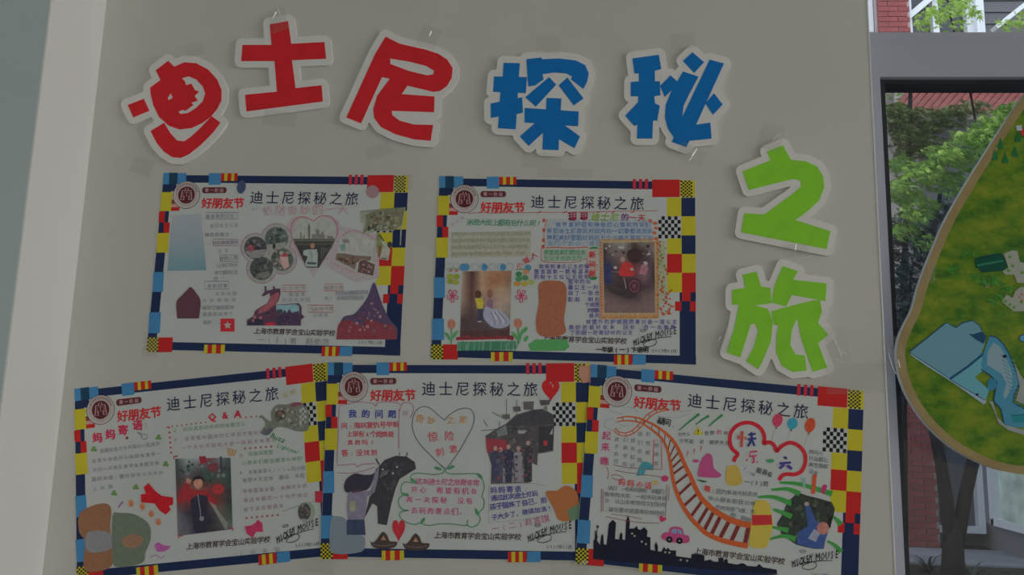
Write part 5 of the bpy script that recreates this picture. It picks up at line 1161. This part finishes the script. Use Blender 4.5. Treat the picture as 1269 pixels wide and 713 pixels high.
M_TILE = mat('red_roof_tile', (0.34,0.10,0.085), 0.6, 0.2, noise=(9, 0.2, 3))
M_CONC = mat('grey_render', (0.20,0.19,0.21), 0.8, 0.1, noise=(3, 0.1, 4))
GZ = 0.45; FD = 5.2
M_GPANE = mat('grey_window_pane', (0.10,0.10,0.13), 0.15, 0.4)
sbox('path', mat('pale_paving', (0.30,0.31,0.36), 0.5, 0.3, noise=(5, 0.2, 4)), 1.0, 8.0, 4.55, 5.19, GZ-0.05, GZ+0.012)
sbox('ground', M_SOIL, -3.0, 12.0, 0.30, 14.0, GZ-0.3, GZ)
bx0 = wall_xy(1087, 0, FD)[0]; bx1 = 0.5*(wall_xy(1120, 0, FD)[0]+wall_xy(1169, 600, FD)[0])
bld = empty('brick_building', (bx0, FD, GZ)); tag(bld, 'red brick building with white window frames across the courtyard', 'building')
def bp(name, m, *boxes, par=None):
    b = MB()
    for q in boxes: b.box(q[0]-bx0, q[1]-bx0, q[2]-FD, q[3]-FD, q[4]-GZ, q[5]-GZ)
    return b.build(name, m, par or bld)
bp('wall_core', M_CONC, (-5.0, 10.0, FD+0.25, FD+0.5, GZ, 7.0))
pier = bp('brick_pier', M_MORT, (bx0, bx1, FD+0.004, FD+0.26, GZ, 6.2))
g = random.Random(11)
BW, BH, JT = 0.17, 0.041, 0.007
cell = {}
def brick_mesh(wd):
    k = round(wd, 3)
    if k not in cell:
        b = MB().box(0, wd, -0.006, 0.02, 0, BH); me = bpy.data.meshes.new('brick'); me.from_pydata(b.v, [], b.f); me.materials.append(M_BRICK); cell[k] = me
    return cell[k]
rowz = GZ+0.02; r_i = 0
zlo, zhi = wall_xy(1110, 45, FD)[1], 6.2
while rowz < wall_xy(1100, -20, FD)[1]:
    x = bx0; first = BW/2 if r_i % 2 else BW
    hidden = (wall_xy(1110, 480, FD)[1] < rowz < wall_xy(1110, 46, FD)[1])   # behind the tree crowns: no single brick shows
    while x < bx1-0.02 and not hidden:
        wd = min(first, bx1-x); first = BW
        o = bpy.data.objects.new('brick', brick_mesh(wd-JT)); COL.objects.link(o); o.parent = pier
        o.location = (x-bx0, g.uniform(-0.002, 0.001), rowz-GZ); x += wd
    rowz += BH+JT; r_i += 1
# windows on the front
def bwin(x0, x1, z0, z1, pane, fr=0.06, mull=(), name='window'):
    f = bp(name, M_WFR, (x0, x0+fr, FD+0.08, FD+0.2, z0, z1), (x1-fr, x1, FD+0.08, FD+0.2, z0, z1), (x0+fr, x1-fr, FD+0.08, FD+0.2, z0, z0+fr), (x0+fr, x1-fr, FD+0.08, FD+0.2, z1-fr, z1))
    for mx in mull:
        bp('mullion', M_WFR, (mx-fr/2, mx+fr/2, FD+0.085, FD+0.195, z0+fr, z1-fr), par=None).parent = bld
    q = bp('pane', pane, (x0+fr, x1-fr, FD+0.14, FD+0.15, z0+fr, z1-fr)); q.parent = f
    return f
ztop0 = wall_xy(1100, 34, FD)[1]; ztop1 = 6.0
xl = wall_xy(1072, 20, FD)[0]
bwin(xl-0.5, bx0-0.006, ztop0, ztop1, M_DPANE, 0.055)
xp0, xp1 = wall_xy(1211, 10, FD)[0], wall_xy(1221, 10, FD)[0]
f = bwin(bx1+0.004, xp0, ztop0-0.35, ztop1, M_DPANE, 0.05, mull=(wall_xy(1166, 20, FD)[0],))
br = MB(); pA = wall_xy(1121, 24, FD); pB = wall_xy(1150, -2, FD); pC = wall_xy(1190, -34, FD)
br.bar((pA[0]-bx0, 0.06, pA[1]-GZ), (pC[0]-bx0, 0.06, pC[1]-GZ), 0.05, 0.05); br.build('reflected_line_bar', M_WFR, bld)  # white bar standing in for a roof line reflected in the panes
bp('corner_post', M_WFR, (xp0, xp1, FD+0.02, FD+0.24, wall_xy(1215, 60, FD)[1], 6.2))
for k in range(16):
    zz = wall_xy(1240, 48, FD)[1] + k*0.055
    bp('siding_board', M_SLAT, (xp1, xp1+3.0, FD+0.06-0.012*(k % 2), FD+0.12, zz, zz+0.050))
# gable edge that rises to the right over the siding
eA, eB = wall_xy(1232, 36, FD-0.3), wall_xy(1300, -18, FD-0.3)
ge = MB(); ge.bar((eA[0]-bx0, -0.3, eA[1]-GZ), (eB[0]-bx0, -0.3, eB[1]-GZ), 0.035, 0.08); ge.build('gable_edge', M_WFR, bld)
# ground floor windows
zg1 = wall_xy(1190, 520, FD)[1]
xg0, xg1 = wall_xy(1166, 600, FD)[0], wall_xy(1226, 610, FD)[0]
bwin(bx1-0.12, xg1, GZ+0.12, zg1, M_GPANE, 0.05)
bwin(bx1+0.01, xp0+0.1, zg1+0.15, zg1+1.2, M_DPANE, 0.06)
# wing that comes towards the poster wall, its long window coloured with foliage reflection
wx = xg1
wg = MB(); wg.box(wx-bx0+0.05, wx-bx0+0.35, -2.4, 0.25, 0, 0.20); wg.box(wx-bx0+0.05, wx-bx0+0.35, -2.4, 0.25, 1.15, 1.5)
wg.build('wing_wall', M_CONC, bld)
fr = MB()
for y0 in (-0.03, -1.2, -2.4): fr.box(wx-bx0, wx-bx0+0.1, y0, y0+0.05, 0.20, 1.15)
fr.box(wx-bx0, wx-bx0+0.1, -2.4, 0.01, 0.20, 0.25); fr.box(wx-bx0, wx-bx0+0.1, -2.4, 0.01, 1.09, 1.15)
fw = fr.build('wing_window', M_WFR, bld)
MB().box(wx-bx0+0.06, wx-bx0+0.07, -2.4, -0.0, 0.24, 1.1).build('reflection_pane', M_PPANE, fw)
# red tiled lean-to roof under the transom line: each tile row a slanting strip
r0 = wall_xy(1118, 140, FD-0.35); 
rt = MB(); 
for k in range(26):
    u0 = 1106+k*9.5
    a0 = wall_xy(u0, 138, FD-0.35); a1 = wall_xy(u0+34, 98, FD-0.05)
    b_ = MB(); b_.bar((a0[0]-bx0, -0.35, a0[1]-GZ), (a1[0]-bx0, -0.05, a1[1]-GZ), 0.040, 0.03); b_.build('roof_tile', M_TILE, bld)
b_ = MB(); q0 = wall_xy(1108, 138, FD-0.33); q1 = wall_xy(1360, 138, FD-0.33); t0 = wall_xy(1108, 98, FD-0.03); t1 = wall_xy(1380, 98, FD-0.03)
b_.v = [(q0[0]-bx0,-0.33,q0[1]-GZ-0.02),(q1[0]-bx0,-0.33,q1[1]-GZ-0.02),(t1[0]-bx0,-0.03,t1[1]-GZ-0.02),(t0[0]-bx0,-0.03,t0[1]-GZ-0.02)]
b_.v += [(x, y+0.02, z_-0.04) for x, y, z_ in b_.v]; b_.f = [(0,1,2,3),(7,6,5,4),(0,4,5,1),(1,5,6,2),(2,6,7,3),(3,7,4,0)]
b_.build('roof_deck', M_MORT, bld)

# trees
LEAF = []
for k in range(5):
    th = math.radians(-72+36*k + 90); L = (0.72, 0.92, 1.0, 0.92, 0.72)[k]
    LEAF.append((math.cos(th)*L, math.sin(th)*L))
    if k < 4: th2 = th+math.radians(18); LEAF.append((math.cos(th2)*0.34, math.sin(th2)*0.34))
def foliage(name, m, blobs, size, parent, org, seed, droop=0.5):
    g = random.Random(seed); V = []; Fc = []
    for u, v, ru, rv, dp, th, n in blobs:
        sc = (CAM_D+dp)/F_PX
        for k in range(n):
            a, r = g.random()*6.283, math.sqrt(g.random())
            uu, vv_ = u+math.cos(a)*r*ru, v+math.sin(a)*r*rv
            d = dp+g.uniform(-th, th); x, z_ = wall_xy(uu, vv_, d)
            c = Vector((x, d, z_)); s_ = size*g.uniform(0.6, 1.3)
            ax = Vector((g.gauss(0.75, 0.45), g.gauss(-0.25, 0.5), g.gauss(-0.35*droop, 0.35))).normalized()   # tip direction
            nr = Vector((g.gauss(0, 0.45), g.gauss(-0.35, 0.45), 1.0)); t = nr.cross(ax).normalized(); nr = ax.cross(t)
            n0 = len(V); V.append(tuple(c-org))
            for q, (lx, ly) in enumerate(LEAF):
                p_ = c + ax*(ly*s_) + t*(lx*s_) - Vector((0, 0, 0.25*s_*(lx*lx+ly*ly)))
                V.append(tuple(p_-org))
            Fc += [(n0, n0+1+q, n0+2+q) for q in range(len(LEAF)-1)]
    o = mesh(name, V, Fc, m, parent); o['kind'] = 'stuff'
    return o
def pt(u, v, d): x, z_ = wall_xy(u, v, d); return Vector((x, d, z_))
def tree(name, label, base, limbs, fol, group=None):
    b = pt(*base); b.z = GZ-0.02
    t = empty(name, b); tag(t, label, 'tree', group)
    for nm, pts, rads in limbs:
        P_ = [pt(*q) for q in pts]
        if nm == 'trunk': P_[0].z = GZ-0.02
        MB().tube([q-b for q in P_], rads).build(nm, M_BARK, t, True)
    for k, (m, blobs, size, droop) in enumerate(fol): foliage('foliage', m, blobs, size, t, b, 40+k+len(label), droop)
    return t
tree('maple_tree', 'maple with forked dark trunk and bright layered leaves outside the window', (1182,690,3.4),
  [('trunk', [(1180,725,3.4),(1181,690,3.4),(1182,662,3.4),(1182,640,3.4)], [0.07,0.058,0.05,0.02]),
   ('limb', [(1180,690,3.4),(1173,620,3.4),(1166,575,3.4),(1157,530,3.4),(1140,485,3.4),(1132,420,3.35),(1150,330,3.3),(1165,240,3.2)], [0.036,0.036,0.032,0.03,0.026,0.022,0.018,0.01]),
   ('limb', [(1184,690,3.4),(1195,620,3.4),(1204,580,3.4),(1216,540,3.4),(1236,490,3.35),(1245,420,3.3),(1235,300,3.2),(1215,180,3.1)], [0.038,0.036,0.034,0.032,0.028,0.024,0.018,0.01]),
   ('limb', [(1215,185,3.1),(1200,100,3.05),(1180,30,3.0),(1170,-20,3.0)], [0.007,0.006,0.005,0.004])],
  [(M_LEAF, [(1255,138,24,12,3.0,.3,130),(1228,156,26,12,3.0,.3,150),(1200,174,26,12,2.9,.3,170),(1172,192,26,12,2.9,.3,190),(1145,212,26,13,2.9,.3,190),(1118,236,22,16,2.9,.3,170),(1205,200,26,14,3.0,.3,160),(1170,225,28,14,3.0,.3,170),(1135,255,26,16,2.9,.3,150),(1112,205,16,14,3.0,.3,90),(1122,285,18,12,2.9,.2,60),(1148,300,18,10,2.9,.2,40),(1180,66,150,26,3.3,.9,1500),(1400,80,120,80,3.2,.6,900),(1040,190,50,60,3.0,.3,420),(1340,230,70,60,3.0,.3,500)], 0.044, 1.0),  # widest hidden clusters are unseen crown added to shade the lower courtyard
   (M_LEAF_HI, [(1150,24,20,14,2.9,.25,90),(1172,10,20,12,2.9,.25,100),(1195,8,14,10,2.9,.25,60),(1188,30,12,8,2.9,.2,30),(1250,32,18,8,2.9,.2,50),(1266,22,10,8,2.9,.2,30),(1205,18,10,8,2.9,.2,24),(1240,146,30,10,2.6,.15,60),(1205,166,30,10,2.6,.15,70),(1170,188,30,10,2.6,.15,70),(1140,210,26,12,2.6,.15,60),(1114,232,16,12,2.6,.15,40),(1125,262,18,10,2.6,.15,24)], 0.034, 0.9)])
tree('olive_green_tree', 'olive green tree with slender trunk behind the maple', (1117,640,4.5),
  [('trunk', [(1117,640,4.5),(1118,420,4.5),(1124,250,4.5),(1127,150,4.5),(1129,100,4.5)], [0.03,0.028,0.022,0.018,0.012])],
  [(M_LEAF_OL, [(1112,148,18,22,4.5,.12,300),(1145,150,26,18,4.5,.12,340),(1178,144,24,14,4.5,.12,280),(1125,180,24,18,4.5,.12,300),(1155,182,26,14,4.5,.12,300),(1205,134,22,10,4.5,.12,100),(1045,150,48,30,4.5,.12,420)], 0.05, 0.4), (M_LEAF, [(1106,130,12,20,4.5,.12,60)], 0.045, 0.4)])
tree('shade_foliage', 'dark evergreen shrub mass shaded below the maple crown', (1117,660,4.0),  # dark foliage added to stand in for shade under the crown
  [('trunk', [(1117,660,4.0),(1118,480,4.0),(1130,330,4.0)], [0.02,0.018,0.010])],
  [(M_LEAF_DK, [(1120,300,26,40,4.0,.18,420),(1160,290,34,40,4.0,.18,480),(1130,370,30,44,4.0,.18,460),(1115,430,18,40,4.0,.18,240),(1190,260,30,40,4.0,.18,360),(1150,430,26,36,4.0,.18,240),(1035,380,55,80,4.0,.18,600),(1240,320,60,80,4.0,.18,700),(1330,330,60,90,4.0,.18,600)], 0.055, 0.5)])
for k, (u, v, d, n, hgt, lab) in enumerate([(1150,690,4.28,30,0.12,'strap-leaved plant beside the brick pier'), (1202,700,3.9,40,0.18,'strap-leaved plant right of the forked trunk'), (1266,704,3.7,40,0.13,'strap-leaved plant under the pale wing window')]):
    b = pt(u, v, d); b.z = GZ-0.01; t = empty('strap_leaf_plant', b); tag(t, lab, 'plant', None); g = random.Random(60+k)
    for q in range(n):
        an = g.random()*6.283; L = hgt*g.uniform(0.8, 1.5); w_ = 0.012; dx, dy = math.cos(an), math.sin(an); up = g.uniform(0.5, 1.2)
        V = []; Fc = []
        for i in range(5):
            s_ = i/4; x = L*s_*(0.4+0.6*s_)*0.9; z_ = L*up*(s_*1.5-s_*s_*0.85); ww = w_*(1-s_*0.8)
            V += [(dx*x-dy*ww, dy*x+dx*ww, z_), (dx*x+dy*ww, dy*x-dx*ww, z_)]
        Fc = [(2*i, 2*i+1, 2*i+3, 2*i+2) for i in range(4)]
        mesh('leaf', V, Fc, M_LEAF_DK, t)
